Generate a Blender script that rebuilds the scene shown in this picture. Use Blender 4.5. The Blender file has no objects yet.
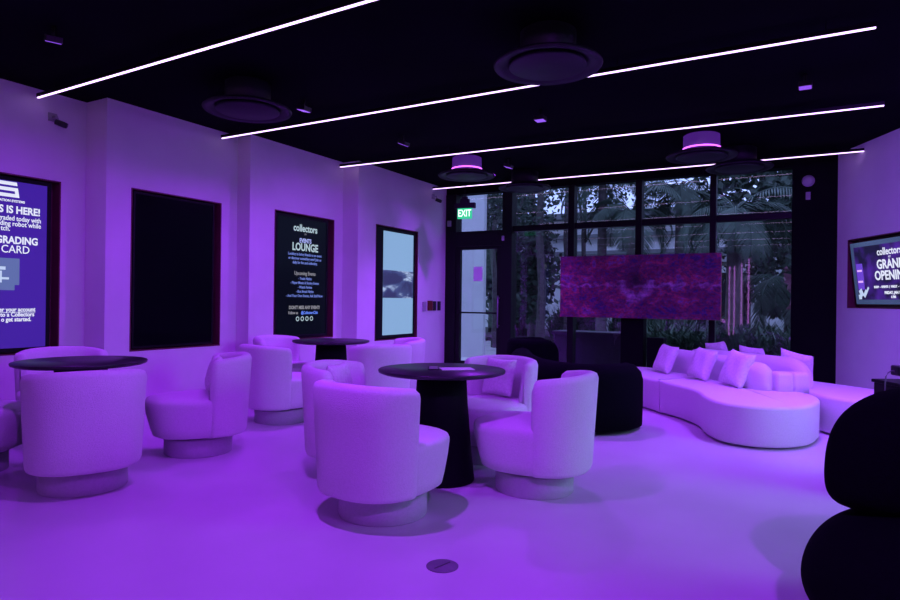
import bpy, bmesh, math, random
from mathutils import Vector, Matrix

random.seed(7)
PI = math.pi
scene = bpy.context.scene
C = scene.collection

# ------------------------------------------------------------------ camera
cam_d = bpy.data.cameras.new('camera')
cam_d.sensor_width = 36.0
cam_d.lens = 631.0 / 900.0 * 36.0
cam_d.clip_start = 0.05
cam_d.clip_end = 200
cam = bpy.data.objects.new('camera', cam_d)
C.objects.link(cam)
cam.matrix_world = (Matrix.Translation((0, 0, 1.2)) @ Matrix.Rotation(math.radians(29.67), 4, 'Z')
                    @ Matrix.Rotation(math.radians(90.08), 4, 'X') @ Matrix.Rotation(math.radians(0.70), 4, 'Z'))
scene.camera = cam

# ------------------------------------------------------------------ world
world = bpy.data.worlds.new('sky')
scene.world = world
world.use_nodes = True
wn = world.node_tree
bg = wn.nodes['Background']
bg.inputs['Color'].default_value = (0.36, 0.46, 1.0, 1)
bg.inputs['Strength'].default_value = 2.0

# ------------------------------------------------------------------ view
scene.view_settings.view_transform = 'Standard'
scene.view_settings.look = 'None'
scene.view_settings.exposure = 0.0
scene.view_settings.gamma = 1.0
scene.view_settings.use_curve_mapping = False
scene.cycles.use_denoising = True
scene.cycles.max_bounces = 10
scene.cycles.transparent_max_bounces = 16
scene.cycles.sample_clamp_indirect = 4.0

# power and tint of the violet flood lamps (each fixture is built further down)
FLOOD_W = 41.0
# x, y, watts factor, colour
VIOLET = (0.34, 0.034, 1.0)
MAGENTA = (0.33, 0.016, 1.0)
BLUEISH = (0.29, 0.06, 1.0)

# ------------------------------------------------------------------ materials
def new_mat(name):
    m = bpy.data.materials.new(name)
    m.use_nodes = True
    return m, m.node_tree.nodes, m.node_tree.links, m.node_tree.nodes['Principled BSDF']

def pmat(name, col, rough=0.6, metal=0.0, noise=0.0, nscale=8.0, bump=0.0, bscale=60.0, spec=0.5, sheen=0.0):
    m, n, l, b = new_mat(name)
    b.inputs['Base Color'].default_value = (*col, 1)
    b.inputs['Roughness'].default_value = rough
    b.inputs['Metallic'].default_value = metal
    b.inputs['Specular IOR Level'].default_value = spec
    if sheen:
        b.inputs['Sheen Weight'].default_value = sheen
        b.inputs['Sheen Roughness'].default_value = 0.5
    tc = n.new('ShaderNodeTexCoord')
    if noise > 0:
        t = n.new('ShaderNodeTexNoise'); t.inputs['Scale'].default_value = nscale; t.inputs['Detail'].default_value = 5
        l.new(tc.outputs['Object'], t.inputs['Vector'])
        r = n.new('ShaderNodeValToRGB')
        r.color_ramp.elements[0].position = 0.3; r.color_ramp.elements[1].position = 0.7
        r.color_ramp.elements[0].color = (*[c * (1 - noise) for c in col], 1)
        r.color_ramp.elements[1].color = (*[min(1, c * (1 + noise)) for c in col], 1)
        l.new(t.outputs['Fac'], r.inputs['Fac']); l.new(r.outputs['Color'], b.inputs['Base Color'])
    if bump > 0:
        t = n.new('ShaderNodeTexNoise'); t.inputs['Scale'].default_value = bscale; t.inputs['Detail'].default_value = 4
        l.new(tc.outputs['Object'], t.inputs['Vector'])
        bp = n.new('ShaderNodeBump'); bp.inputs['Strength'].default_value = bump; bp.inputs['Distance'].default_value = 0.01
        l.new(t.outputs['Fac'], bp.inputs['Height']); l.new(bp.outputs['Normal'], b.inputs['Normal'])
    return m

def emat(name, col, strength=1.0, base=(0.02, 0.02, 0.02)):
    m, n, l, b = new_mat(name)
    b.inputs['Base Color'].default_value = (*base, 1)
    b.inputs['Roughness'].default_value = 0.25
    b.inputs['Emission Color'].default_value = (*col, 1)
    b.inputs['Emission Strength'].default_value = strength
    return m

M = {}
M['wall'] = pmat('white_wall_paint', (0.74, 0.73, 0.74), 0.6, noise=0.03, nscale=3, bump=0.05, bscale=120)
M['ceiling'] = pmat('black_ceiling_paint', (0.0028, 0.0028, 0.005), 0.9, noise=0.35, nscale=1.2, spec=0.03)
M['black'] = pmat('black_painted_metal', (0.005, 0.005, 0.006), 0.5, noise=0.1, nscale=30, spec=0.2)
M['blackwall'] = pmat('matte_black_wall_paint', (0.005, 0.005, 0.006), 0.8, noise=0.15, nscale=4, spec=0.06)
M['recess'] = pmat('dark_maroon_recess_lining', (0.13, 0.02, 0.045), 0.55, noise=0.1)
M['fabric'] = pmat('off_white_boucle_fabric', (0.74, 0.72, 0.74), 0.95, noise=0.04, nscale=90, bump=0.35, bscale=170, spec=0.2, sheen=0.15)
M['pillowfab'] = pmat('off_white_knit_pillow_fabric', (0.76, 0.74, 0.76), 0.95, noise=0.10, nscale=45, bump=0.5, bscale=90, spec=0.2, sheen=0.1)
M['basefab'] = pmat('pale_grey_base_wrap', (0.50, 0.49, 0.52), 0.9, noise=0.05, nscale=60, bump=0.2, bscale=150, spec=0.2)
M['blackfab'] = pmat('black_velvet_fabric', (0.0028, 0.003, 0.0045), 0.95, noise=0.2, nscale=50, bump=0.3, bscale=140, spec=0.04)
M['tabletop'] = pmat('black_laminate_table_top', (0.014, 0.013, 0.018), 0.38, noise=0.15, nscale=20, spec=0.5)
M['tablebase'] = pmat('matte_black_table_base', (0.004, 0.004, 0.006), 0.7, noise=0.1, nscale=20, spec=0.12)
M['pendant'] = pmat('dark_grey_pendant_metal', (0.006, 0.006, 0.010), 0.55, noise=0.1, nscale=10, spec=0.4)
M['pendantneck'] = pmat('dark_grey_pendant_drum', (0.014, 0.012, 0.018), 0.55, noise=0.05, nscale=10)
M['strip'] = emat('white_violet_led_diffuser', (0.78, 0.50, 1.0), 2.7, (0.8, 0.8, 0.8))
M['stripback'] = emat('magenta_led_tube', (0.72, 0.24, 1.0), 4.5, (0.8, 0.5, 0.8))
M['litdrum'] = emat('drum_painted_violet_light', (0.30, 0.05, 1.0), 0.16, (0.2, 0.2, 0.2))  # violet light falling on the drum, put into its emission colour
M['glowring'] = emat('magenta_glow_ring', (0.62, 0.10, 1.0), 3.5)
M['lens'] = emat('violet_flood_lens', (0.33, 0.10, 1.0), 0.9)
M['plastic'] = pmat('white_plastic', (0.36, 0.36, 0.38), 0.5, noise=0.03)
M['red'] = pmat('red_plastic', (0.14, 0.01, 0.012), 0.4, noise=0.05)
M['darkplastic'] = pmat('dark_plastic', (0.02, 0.02, 0.025), 0.4, noise=0.05)
M['grey'] = pmat('grey_metal', (0.25, 0.24, 0.27), 0.45, metal=0.6, noise=0.05)
M['paper'] = pmat('white_paper', (0.75, 0.72, 0.75), 0.7, noise=0.03)
M['screen_off'] = pmat('switched_off_screen_glass', (0.0012, 0.0015, 0.003), 0.3, noise=0.2, spec=0.06)
M['screen_dark'] = emat('near_black_lit_screen', (0.002, 0.003, 0.008), 1.0, (0.001, 0.001, 0.002))
M['screen_dark'].node_tree.nodes['Principled BSDF'].inputs['Specular IOR Level'].default_value = .08
M['txt_white'] = emat('white_screen_lettering', (0.80, 0.84, 1.0), 0.95)
M['txt_pale'] = emat('pale_screen_lettering', (0.42, 0.56, 0.62), 0.95)
M['txt_bluewhite'] = emat('blue_white_screen_lettering', (0.40, 0.45, 0.95), 1.0)
M['txt_blue'] = emat('blue_screen_lettering', (0.14, 0.20, 0.62), 1.0)
M['txt_grey'] = emat('grey_screen_lettering', (0.24, 0.24, 0.27), 1.0)
M['txt_link'] = emat('bright_blue_screen_lettering', (0.12, 0.24, 1.0), 1.0)
M['bark'] = pmat('grey_brown_bark', (0.085, 0.07, 0.075), 0.9, noise=0.35, nscale=9, bump=0.6, bscale=20)
M['leaf'] = pmat('dark_green_leaves', (0.030, 0.052, 0.036), 0.6, noise=0.4, nscale=5)
M['leaf2'] = pmat('mid_green_palm_leaves', (0.034, 0.062, 0.042), 0.5, noise=0.4, nscale=5)
M['leaf3'] = pmat('bright_green_grass_leaves', (0.045, 0.085, 0.05), 0.55, noise=0.4, nscale=4)
M['redleaf'] = pmat('dusky_rose_leaves', (0.22, 0.08, 0.13), 0.6, noise=0.3, nscale=5)
M['concrete'] = pmat('pale_concrete_paving', (0.62, 0.60, 0.60), 0.85, noise=0.12, nscale=2, bump=0.1)
M['soil'] = pmat('dark_garden_soil', (0.05, 0.045, 0.04), 0.95, noise=0.3, nscale=3)
M['facade'] = pmat('pale_stucco_facade', (0.78, 0.78, 0.80), 0.9, noise=0.08, nscale=2)
M['facade2'] = pmat('dark_grey_stucco_band', (0.22, 0.22, 0.24), 0.9, noise=0.08, nscale=2)  # darker grey than the facade, used on the ledges
M['whitewall'] = pmat('white_garden_wall_paint', (0.46, 0.46, 0.47), 0.9, noise=0.04, nscale=2)
M['darkglass'] = pmat('dark_facade_glass', (0.02, 0.03, 0.04), 0.15, noise=0.1)
M['planter'] = pmat('dark_plum_planter_panel', (0.055, 0.04, 0.07), 0.7, noise=0.1)

# window glass: thin pane, fresnel mix of clear and mirror
m, n, l, b = new_mat('thin_window_glass'); n.remove(b)
out = n['Material Output']
tr = n.new('ShaderNodeBsdfTransparent'); tr.inputs['Color'].default_value = (0.93, 0.95, 0.96, 1)
gl = n.new('ShaderNodeBsdfGlossy'); gl.inputs['Roughness'].default_value = 0.0
geo = n.new('ShaderNodeNewGeometry'); dt = n.new('ShaderNodeVectorMath'); dt.operation = 'DOT_PRODUCT'
l.new(geo.outputs['Incoming'], dt.inputs[0]); l.new(geo.outputs['Normal'], dt.inputs[1])
def _m(op, a, b_=None):
    q = n.new('ShaderNodeMath'); q.operation = op
    for i, v in enumerate((a, b_)):
        if v is None: continue
        if isinstance(v, (int, float)): q.inputs[i].default_value = v
        else: l.new(v, q.inputs[i])
    return q.outputs[0]
fac = _m('ADD', _m('MULTIPLY', _m('POWER', _m('SUBTRACT', 1.0, _m('ABSOLUTE', dt.outputs['Value'])), 5.0), 0.96), 0.035)
mx = n.new('ShaderNodeMixShader')
l.new(fac, mx.inputs[0]); l.new(tr.outputs[0], mx.inputs[1]); l.new(gl.outputs[0], mx.inputs[2]); l.new(mx.outputs[0], out.inputs['Surface'])
M['glass'] = m

# epoxy floor
m, n, l, b = new_mat('pale_poured_epoxy_floor')
tc = n.new('ShaderNodeTexCoord')
t = n.new('ShaderNodeTexNoise'); t.inputs['Scale'].default_value = 0.55; t.inputs['Detail'].default_value = 6; t.inputs['Roughness'].default_value = 0.55
l.new(tc.outputs['Object'], t.inputs['Vector'])
r = n.new('ShaderNodeValToRGB'); r.color_ramp.elements[0].position = 0.3; r.color_ramp.elements[1].position = 0.72
r.color_ramp.elements[0].color = (0.49, 0.48, 0.50, 1); r.color_ramp.elements[1].color = (0.66, 0.65, 0.67, 1)
l.new(t.outputs['Fac'], r.inputs['Fac']); l.new(r.outputs['Color'], b.inputs['Base Color'])
t2 = n.new('ShaderNodeTexNoise'); t2.inputs['Scale'].default_value = 2.2; t2.inputs['Detail'].default_value = 4
l.new(tc.outputs['Object'], t2.inputs['Vector'])
mr = n.new('ShaderNodeMapRange'); mr.inputs['To Min'].default_value = 0.26; mr.inputs['To Max'].default_value = 0.42
l.new(t2.outputs['Fac'], mr.inputs['Value']); l.new(mr.outputs['Result'], b.inputs['Roughness'])
bp = n.new('ShaderNodeBump'); bp.inputs['Strength'].default_value = 0.04; bp.inputs['Distance'].default_value = 0.02
l.new(t2.outputs['Fac'], bp.inputs['Height']); l.new(bp.outputs['Normal'], b.inputs['Normal'])
M['floor'] = m

# ------------------------------------------------------------------ mesh helpers
class MB:
    def __init__(s): s.v = []; s.f = []; s.smooth = []
    def add(s, vs, fs, smooth=False):
        o = len(s.v); s.v += [tuple(x) for x in vs]
        for f in fs: s.f.append(tuple(i + o for i in f)); s.smooth.append(smooth)
        return s
    def box(s, x0, x1, y0, y1, z0, z1, mtx=None):
        vs = [Vector((x, y, z)) for x in (x0, x1) for y in (y0, y1) for z in (z0, z1)]
        if mtx is not None: vs = [mtx @ v for v in vs]
        return s.add(vs, [(0, 1, 3, 2), (4, 6, 7, 5), (0, 4, 5, 1), (2, 3, 7, 6), (0, 2, 6, 4), (1, 5, 7, 3)])
    def lathe(s, prof, n=48, cx=0, cy=0, smooth=True, sx=1, sy=1):
        vs = []; fs = []
        for r_, z in prof:
            for k in range(n):
                a = 2 * PI * k / n; vs.append((cx + r_ * math.cos(a) * sx, cy + r_ * math.sin(a) * sy, z))
        for i in range(len(prof) - 1):
            for k in range(n):
                k2 = (k + 1) % n
                fs.append((i * n + k, i * n + k2, (i + 1) * n + k2, (i + 1) * n + k))
        fs.append(tuple(range(n))[::-1]); fs.append(tuple((len(prof) - 1) * n + k for k in range(n)))
        return s.add(vs, fs, smooth)
    def rings(s, rings, closed=True, caps=True, smooth=True):
        n = len(rings[0]); vs = [p for r_ in rings for p in r_]; fs = []
        for i in range(len(rings) - 1):
            for k in range(n if closed else n - 1):
                k2 = (k + 1) % n
                fs.append((i * n + k, i * n + k2, (i + 1) * n + k2, (i + 1) * n + k))
        if caps:
            fs.append(tuple(range(n))[::-1]); fs.append(tuple((len(rings) - 1) * n + k for k in range(n)))
        return s.add(vs, fs, smooth)
    def tube(s, pts, r_, n=8, smooth=True):
        pts = [Vector(p) for p in pts]; rings = []
        for i, p in enumerate(pts):
            d = (pts[min(i + 1, len(pts) - 1)] - pts[max(i - 1, 0)]).normalized()
            up = Vector((0, 0, 1)) if abs(d.z) < .9 else Vector((1, 0, 0))
            a = d.cross(up).normalized(); b_ = a.cross(d)
            rr = r_[i] if isinstance(r_, (list, tuple)) else r_
            rings.append([p + (a * math.cos(2 * PI * k / n) + b_ * math.sin(2 * PI * k / n)) * rr for k in range(n)])
        return s.rings(rings, smooth=smooth)
    def build(s, name, mat, parent=None, loc=(0, 0, 0), bevel=0, bseg=2, sub=0, auto=None):
        me = bpy.data.meshes.new(name); me.from_pydata(s.v, [], s.f)
        bm = bmesh.new(); bm.from_mesh(me); bmesh.ops.recalc_face_normals(bm, faces=bm.faces[:]); bm.to_mesh(me); bm.free()
        for p, sm in zip(me.polygons, s.smooth): p.use_smooth = sm
        me.materials.append(mat if not isinstance(mat, str) else M[mat]); me.update()
        o = bpy.data.objects.new(name, me); C.objects.link(o); o.location = loc
        if parent is not None: o.parent = parent
        if bevel:
            md = o.modifiers.new('bevel', 'BEVEL'); md.width = bevel; md.segments = bseg; md.limit_method = 'ANGLE'; md.angle_limit = math.radians(40)
        if sub:
            md = o.modifiers.new('subdivision', 'SUBSURF'); md.levels = sub; md.render_levels = sub
        return o

def tag(o, label=None, cat=None, group=None, kind=None):
    if label: o['label'] = label
    if cat: o['category'] = cat
    if group: o['group'] = group
    if kind: o['kind'] = kind
    return o
def empty(name, label, cat, loc=(0, 0, 0), rz=0, group=None, kind=None):
    o = bpy.data.objects.new(name, None); C.objects.link(o); o.empty_display_size = 0.1
    o.location = loc; o.rotation_euler = (0, 0, rz)
    return tag(o, label, cat, group, kind)
def struct_empty(name, label=None):
    o = bpy.data.objects.new(name, None); C.objects.link(o); o.empty_display_size = 0.1
    return tag(o, label, None, None, 'structure')
def copy_tree(o, parent=None):
    c = o.copy(); C.objects.link(c)
    if parent is not None: c.parent = parent
    for ch in [x for x in bpy.data.objects if x.parent == o]: copy_tree(ch, c)
    return c
def dup(o, loc, rz, label, group=None):
    c = copy_tree(o); c.location = loc; c.rotation_euler = (0, 0, rz); c['label'] = label
    if group: c['group'] = group
    return c

def text_mesh(name, body, size, mat, origin, ux, uy, parent, align='CENTER', bold=0.0, xs=1.0, lift=0.0):
    """flat lettering standing on the plane spanned by ux, uy"""
    cu = bpy.data.curves.new(name, 'FONT'); cu.body = body; cu.size = size; cu.align_x = align; cu.align_y = 'CENTER'
    cu.offset = bold; cu.extrude = 0.0008; cu.resolution_u = 3; cu.space_line = 0.95
    tmp = bpy.data.objects.new('tmp_text', cu)
    C.objects.link(tmp); dg = bpy.context.evaluated_depsgraph_get(); dg.update()
    me = bpy.data.meshes.new_from_object(tmp.evaluated_get(dg))
    bpy.data.objects.remove(tmp); bpy.data.curves.remove(cu)
    ux = Vector(ux).normalized(); uy = Vector(uy).normalized(); nz = ux.cross(uy)
    o3 = Vector(origin) + nz * lift
    for v in me.vertices:
        c = v.co.copy(); v.co = o3 + ux * (c.x * xs) + uy * c.y + nz * c.z
    me.materials.clear(); me.materials.append(M[mat]); me.name = name
    o = bpy.data.objects.new(name, me); C.objects.link(o)
    if parent is not None: o.parent = parent
    return o

# ================================================================== ROOM SHELL
CZ = 3.2          # ceiling height
WY = 9.75         # window wall
BY = -4.0         # back wall
RC = Vector((0.31, WY, 0)); RD = Vector((0.443, -0.896, 0)).normalized(); RN = Vector((-RD.y, RD.x, 0)) * -1   # right wall corner, run, inward normal
RN = Vector((-0.896, -0.443, 0)).normalized()
def R(s_, off=0.0, z=0.0):
    p = RC + RD * s_ + RN * off; return Vector((p.x, p.y, z))
RE = R(15.35)
mb = MB(); mb.add([(-6.75, BY, 0), (RE.x + .2, BY, 0), (RC.x + .1, WY, 0), (-6.75, WY, 0), (-6.75, BY, -.1), (RE.x + .2, BY, -.1), (RC.x + .1, WY, -.1), (-6.75, WY, -.1)],
                  [(0, 1, 2, 3), (7, 6, 5, 4), (0, 4, 5, 1), (1, 5, 6, 2), (2, 6, 7, 3), (3, 7, 4, 0)])
tag(mb.build('floor', 'floor'), kind='structure')
mb = MB(); mb.add([(-6.9, BY - .2, CZ), (RE.x + .4, BY - .2, CZ), (RC.x + .4, WY + .25, CZ), (-6.9, WY + .25, CZ), (-6.9, BY - .2, CZ + .2), (RE.x + .4, BY - .2, CZ + .2), (RC.x + .4, WY + .25, CZ + .2), (-6.9, WY + .25, CZ + .2)],
                  [(0, 1, 2, 3), (7, 6, 5, 4), (0, 4, 5, 1), (1, 5, 6, 2), (2, 6, 7, 3), (3, 7, 4, 0)])
tag(mb.build('ceiling', 'ceiling'), kind='structure')
# left wall: four bays, each stepping further into the room, with a recess for a portrait screen
PZ0, PZ1 = 0.64, 2.34
bays = [(-6.50, BY, 3.79, 2.37, 3.54), (-6.15, 3.79, 5.46, 4.06, 5.22), (-5.93, 5.46, 7.22, 5.87, 7.03), (-5.65, 7.22, WY, 7.65, 8.82)]
BZ0 = {-6.50: .64, -6.15: .63, -5.93: .66, -5.65: .585}   # height of each recess sill
wl = struct_empty('wall_left', 'white stepped wall with recessed portrait screens')
for X, y0, y1, p0, p1 in bays:
    PZ0 = BZ0[X]
    mb = MB()
    mb.box(-6.75, X, y0, p0, 0, CZ); mb.box(-6.75, X, p1, y1, 0, CZ)
    mb.box(-6.75, X, p0, p1, 0, PZ0); mb.box(-6.75, X, p0, p1, PZ1, CZ); mb.box(-6.75, X - .13, p0, p1, PZ0, PZ1)
    mb.build('wall_bay', 'wall', wl)
    mb = MB(); t_ = .012; xb = X - .129
    mb.box(xb, X + .004, p0, p0 + t_, PZ0, PZ1); mb.box(xb, X + .004, p1 - t_, p1, PZ0, PZ1)
    mb.box(xb, X + .004, p0 + t_, p1 - t_, PZ0, PZ0 + t_); mb.box(xb, X + .004, p0 + t_, p1 - t_, PZ1 - t_, PZ1); mb.box(xb, xb + .004, p0 + t_, p1 - t_, PZ0 + t_, PZ1 - t_)
    mb.build('recess_lining', 'recess', wl)
# right wall with a shallow TV niche
TS0, TS1, TZ0, TZ1 = 0.25, 1.72, 1.17, 2.04
SW0, SW1 = 4.4, 7.6      # side window in the right wall, beside the camera
def rbox(mb, s0, s1, o0, o1, z0, z1):
    vs = [R(s_, o, z) for s_ in (s0, s1) for o in (o0, o1) for z in (z0, z1)]
    return mb.add(vs, [(0, 1, 3, 2), (4, 6, 7, 5), (0, 4, 5, 1), (2, 3, 7, 6), (0, 2, 6, 4), (1, 5, 7, 3)])
wr = struct_empty('wall_right', 'white wall with a recessed television')
mb = MB(); rbox(mb, 0, TS0, -.25, 0, 0, CZ); rbox(mb, TS1, SW0, -.25, 0, 0, CZ); rbox(mb, SW1, 15.35, -.25, 0, 0, CZ); rbox(mb, SW0, SW1, -.25, 0, 2.75, CZ); rbox(mb, SW0, SW1, -.25, 0, 0, .85); rbox(mb, TS0, TS1, -.25, 0, 0, TZ0); rbox(mb, TS0, TS1, -.25, 0, TZ1, CZ); rbox(mb, TS0, TS1, -.25, -.13, TZ0, TZ1)
mb.build('wall_face', 'wall', wr)
mb = MB(); rbox(mb, TS0, TS0 + .012, -.129, .004, TZ0, TZ1); rbox(mb, TS1 - .012, TS1, -.129, .004, TZ0, TZ1); rbox(mb, TS0 + .012, TS1 - .012, -.129, .004, TZ0, TZ0 + .012); rbox(mb, TS0 + .012, TS1 - .012, -.129, .004, TZ1 - .012, TZ1); rbox(mb, TS0 + .012, TS1 - .012, -.129, -.125, TZ0 + .012, TZ1 - .012)
mb.build('recess_lining', 'recess', wr)
w = struct_empty('window_6', 'side window in the right wall beside the camera')
for k in range(3):
    a_ = SW0 + .06 + k * (SW1 - SW0 - .06) / 3; b_2 = SW0 + (k + 1) * (SW1 - SW0 - .06) / 3
    mb = MB(); rbox(mb, a_, b_2, -.13, -.122, .85, 2.75); mb.build('pane', 'glass', w)
for k in range(4):
    a_ = SW0 + k * (SW1 - SW0 - .06) / 3
    mb = MB(); rbox(mb, a_, a_ + .06, -.18, -.06, .85, 2.75); mb.build('mullion', 'black', w)
pl = bpy.data.lights.new('daylight_portal', 'AREA'); pl.shape = 'RECTANGLE'; pl.size = SW1 - SW0; pl.size_y = 1.9; pl.cycles.is_portal = True
po = bpy.data.objects.new('daylight_portal', pl); C.objects.link(po); po.location = R((SW0 + SW1) / 2, -.2, 1.8)
po.rotation_euler = RN.to_track_quat('-Z', 'Z').to_euler(); po.parent = w
dl = bpy.data.lights.new('daylight', 'AREA'); dl.shape = 'RECTANGLE'; dl.size = SW1 - SW0 - .3; dl.size_y = 1.7; dl.energy = 23; dl.color = (0.45, 0.85, 1.0); dl.spread = math.radians(80)
do = bpy.data.objects.new('daylight', dl); C.objects.link(do); do.location = R((SW0 + SW1) / 2, -.35, 1.8)
do.rotation_euler = (Vector((0.1, 4.9, .0)) - do.location).normalized().to_track_quat('-Z', 'Z').to_euler(); do.parent = w
mb = MB(); mb.box(-6.75, RE.x + .2, BY - .2, BY, 0, CZ); tag(mb.build('wall_back', 'wall'), kind='structure')
# window wall: black posts and rails
FT = 3.08
wf = struct_empty('wall_window', 'black framed window wall')
mb = MB(); mb.box(-0.22, RC.x + .05, WY, WY + .2, 0, CZ); mb.build('black_pier', 'blackwall', wf)
mb = MB(); mb.box(-5.65, -0.22, WY, WY + .2, FT, CZ); mb.build('header', 'blackwall', wf)
mb = MB(); mb.box(-5.65, -5.44, WY - .02, WY + .2, 0, FT); mb.build('jamb_post', 'black', wf, bevel=.006)
mb = MB(); mb.box(-4.54, -4.36, WY - .03, WY + .2, 0, FT); mb.build('wide_post', 'black', wf, bevel=.006)
for x0, x1 in ((-3.38, -3.28), (-2.315, -2.22), (-1.26, -1.175)):
    mb = MB(); mb.box(x0, x1, WY - .02, WY + .14, 0, FT); mb.build('mullion', 'black', wf, bevel=.005)
wins = [(-4.36, -3.38), (-3.28, -2.315), (-2.22, -1.26), (-1.175, -0.22)]
for i, (x0, x1) in enumerate(wins):
    w = struct_empty('window_%d' % (i + 1))
    mb = MB(); mb.box(x0, x1, WY, WY + .12, 2.38, 2.475); mb.build('transom_rail', 'black', w, bevel=.004)
    mb = MB(); mb.box(x0, x1, WY, WY + .12, 0, .13); mb.build('sill_rail', 'black', w, bevel=.004)
    mb = MB(); mb.box(x0, x1, WY + .055, WY + .063, .13, 2.38); mb.build('pane', 'glass', w)
    mb = MB(); mb.box(x0, x1, WY + .055, WY + .063, 2.475, FT); mb.build('pane', 'glass', w)
w = struct_empty('window_5')
mb = MB(); mb.box(-5.44, -4.54, WY - .01, WY + .14, 2.16, 2.42); mb.build('door_header', 'black', w, bevel=.004)
mb = MB(); mb.box(-5.44, -4.54, WY + .055, WY + .063, 2.42, FT); mb.build('pane', 'glass', w)
dr = struct_empty('door_1', 'glazed black framed entrance door')
mb = MB(); mb.box(-5.44, -5.36, WY, WY + .08, .01, 2.16); mb.box(-4.64, -4.54, WY, WY + .08, .01, 2.16); mb.box(-5.36, -4.64, WY, WY + .08, .01, .15); mb.box(-5.36, -4.64, WY, WY + .08, 2.10, 2.16)
mb.build('door_frame', 'black', dr, bevel=.004)
mb = MB(); mb.box(-5.36, -4.64, WY + .035, WY + .043, .15, 2.10); mb.build('pane', 'glass', dr)
mb = MB(); mb.tube([(-5.38, WY - .05, 1.0), (-4.62, WY - .05, 1.0)], .014); mb.box(-5.385, -5.365, WY - .05, WY, .985, 1.015); mb.box(-4.635, -4.615, WY - .05, WY, .985, 1.015)
mb.build('push_bar', 'black', dr)
mb = MB(); mb.tube([(-4.59, WY - .06, .75), (-4.59, WY - .06, 1.3)], .013); mb.box(-4.6, -4.58, WY - .06, WY, .78, .80); mb.box(-4.6, -4.58, WY - .06, WY, 1.25, 1.27)
mb.build('door_handle', 'grey', dr)
mb = MB(); mb.box(-6.75, -5.65, WY, WY + .2, 0, CZ); tag(mb.build('wall_corner', 'wall'), kind='structure')
# skirting
bl = struct_empty('baseboard_left')
for X, y0, y1, p0, p1 in bays:
    mb = MB(); mb.box(X, X + .012, y0 if y0 > 0 else BY, y1, 0, .07); mb.build('baseboard_strip', 'wall', bl, bevel=.003)

# ================================================================== LIGHTS OF THE ROOM
rows = [(3.23, -6.46, .38, 'nearest the camera, over the left tables'), (5.17, -6.10, .38, 'second from the camera, passing the round ceiling dish'),
        (7.15, -5.88, .60, 'third from the camera, above the two violet lit pendants'), (9.22, -5.60, .58, 'closest to the windows, broken by pendant drums'),
        (1.24, -6.4, 2.0, 'seen only mirrored in the windows, nearest of the mirrored ones'), (-.74, -6.4, 3.0, 'seen only mirrored in the windows, middle of the mirrored ones'),
        (-2.7, -6.4, 4.0, 'seen only mirrored in the windows, farthest of the mirrored ones')]
tilt = {3.23: -.018, 5.17: 0.0, 7.15: .022, 9.22: 0.008}
for y, x0, x1, where in rows:
    e = empty('linear_ceiling_light', 'thin white linear ceiling light, ' + where, 'ceiling light', ((x0 + x1) / 2, y, 0), rz=tilt.get(y, 0), group='linear ceiling lights')
    h = (x1 - x0) / 2
    mb = MB(); mb.box(-h, h, -.014, .014, 3.106, 3.14)
    mb.build('housing', 'black', e)
    mb = MB(); mb.box(-h + .004, h - .004, -.008, .008, 3.096, 3.106); mb.build('diffuser', 'strip', e)
    for k in range(5):
        xx = -h + .3 + k * (2 * h - .6) / 4; mb = MB(); mb.tube([(xx, 0, 3.14), (xx, 0, CZ)], .003, 6); mb.build('hanging_wire', 'black', e)
for k, (x, z1, w_) in enumerate([(-2.58, 2.45, .045), (-2.40, 2.5, .018), (-2.24, 2.5, .018), (-2.02, 2.6, .018), (-1.80, 2.75, .024)]):
    wd = ['wide and short, leftmost', 'thin, second from the left', 'thin, in the middle', 'thin, second from the right', 'tallest, rightmost'][k]
    mb = MB(); mb.box(x - w_, x + w_, BY, BY + .03, .15, z1)
    tag(mb.build('vertical_led_tube', 'stripback'), 'magenta vertical light tube mirrored in the right window, ' + wd, 'light tube', 'vertical light tubes on the back wall')

def flood(x, y, tx, ty, watts, col, label, size=.11, z=3.08, vis=True, spread=126):
    """small square violet flood lamp on the ceiling: bracket, housing, glowing lens and its light"""
    d = Vector((tx - x, ty - y, -z)).normalized() if (tx, ty) != (x, y) else Vector((0, 0, -1))
    rot = d.to_track_quat('-Z', 'Y').to_matrix().to_4x4()
    e = empty('ceiling_flood_light', label, 'ceiling light', (x, y, CZ), group='small violet flood lights on the ceiling')
    mt = Matrix.Translation((0, 0, z - CZ)) @ rot
    mb = MB(); hs = size / 2
    mb.box(-hs, hs, -hs, hs, .006, .05, mt); mb.build('housing', 'darkplastic', e, bevel=.004)
    mb = MB(); mb.tube([(0, 0, 0), (0, 0, z - CZ + .04)], .012, 8); mb.build('bracket', 'darkplastic', e)
    mb = MB(); mb.box(-hs * .86, hs * .86, -hs * .86, hs * .86, 0.001, .006, mt); mb.build('lens', 'lens', e)
    ld = bpy.data.lights.new('violet_light', 'AREA'); ld.shape = 'SQUARE'; ld.size = size * .8; ld.energy = watts; ld.color = col; ld.spread = math.radians(spread)
    lo = bpy.data.objects.new('violet_light', ld); C.objects.link(lo); lo.parent = e
    lo.matrix_local = mt @ Matrix.Translation((0, 0, -.002))
    return e
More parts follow.
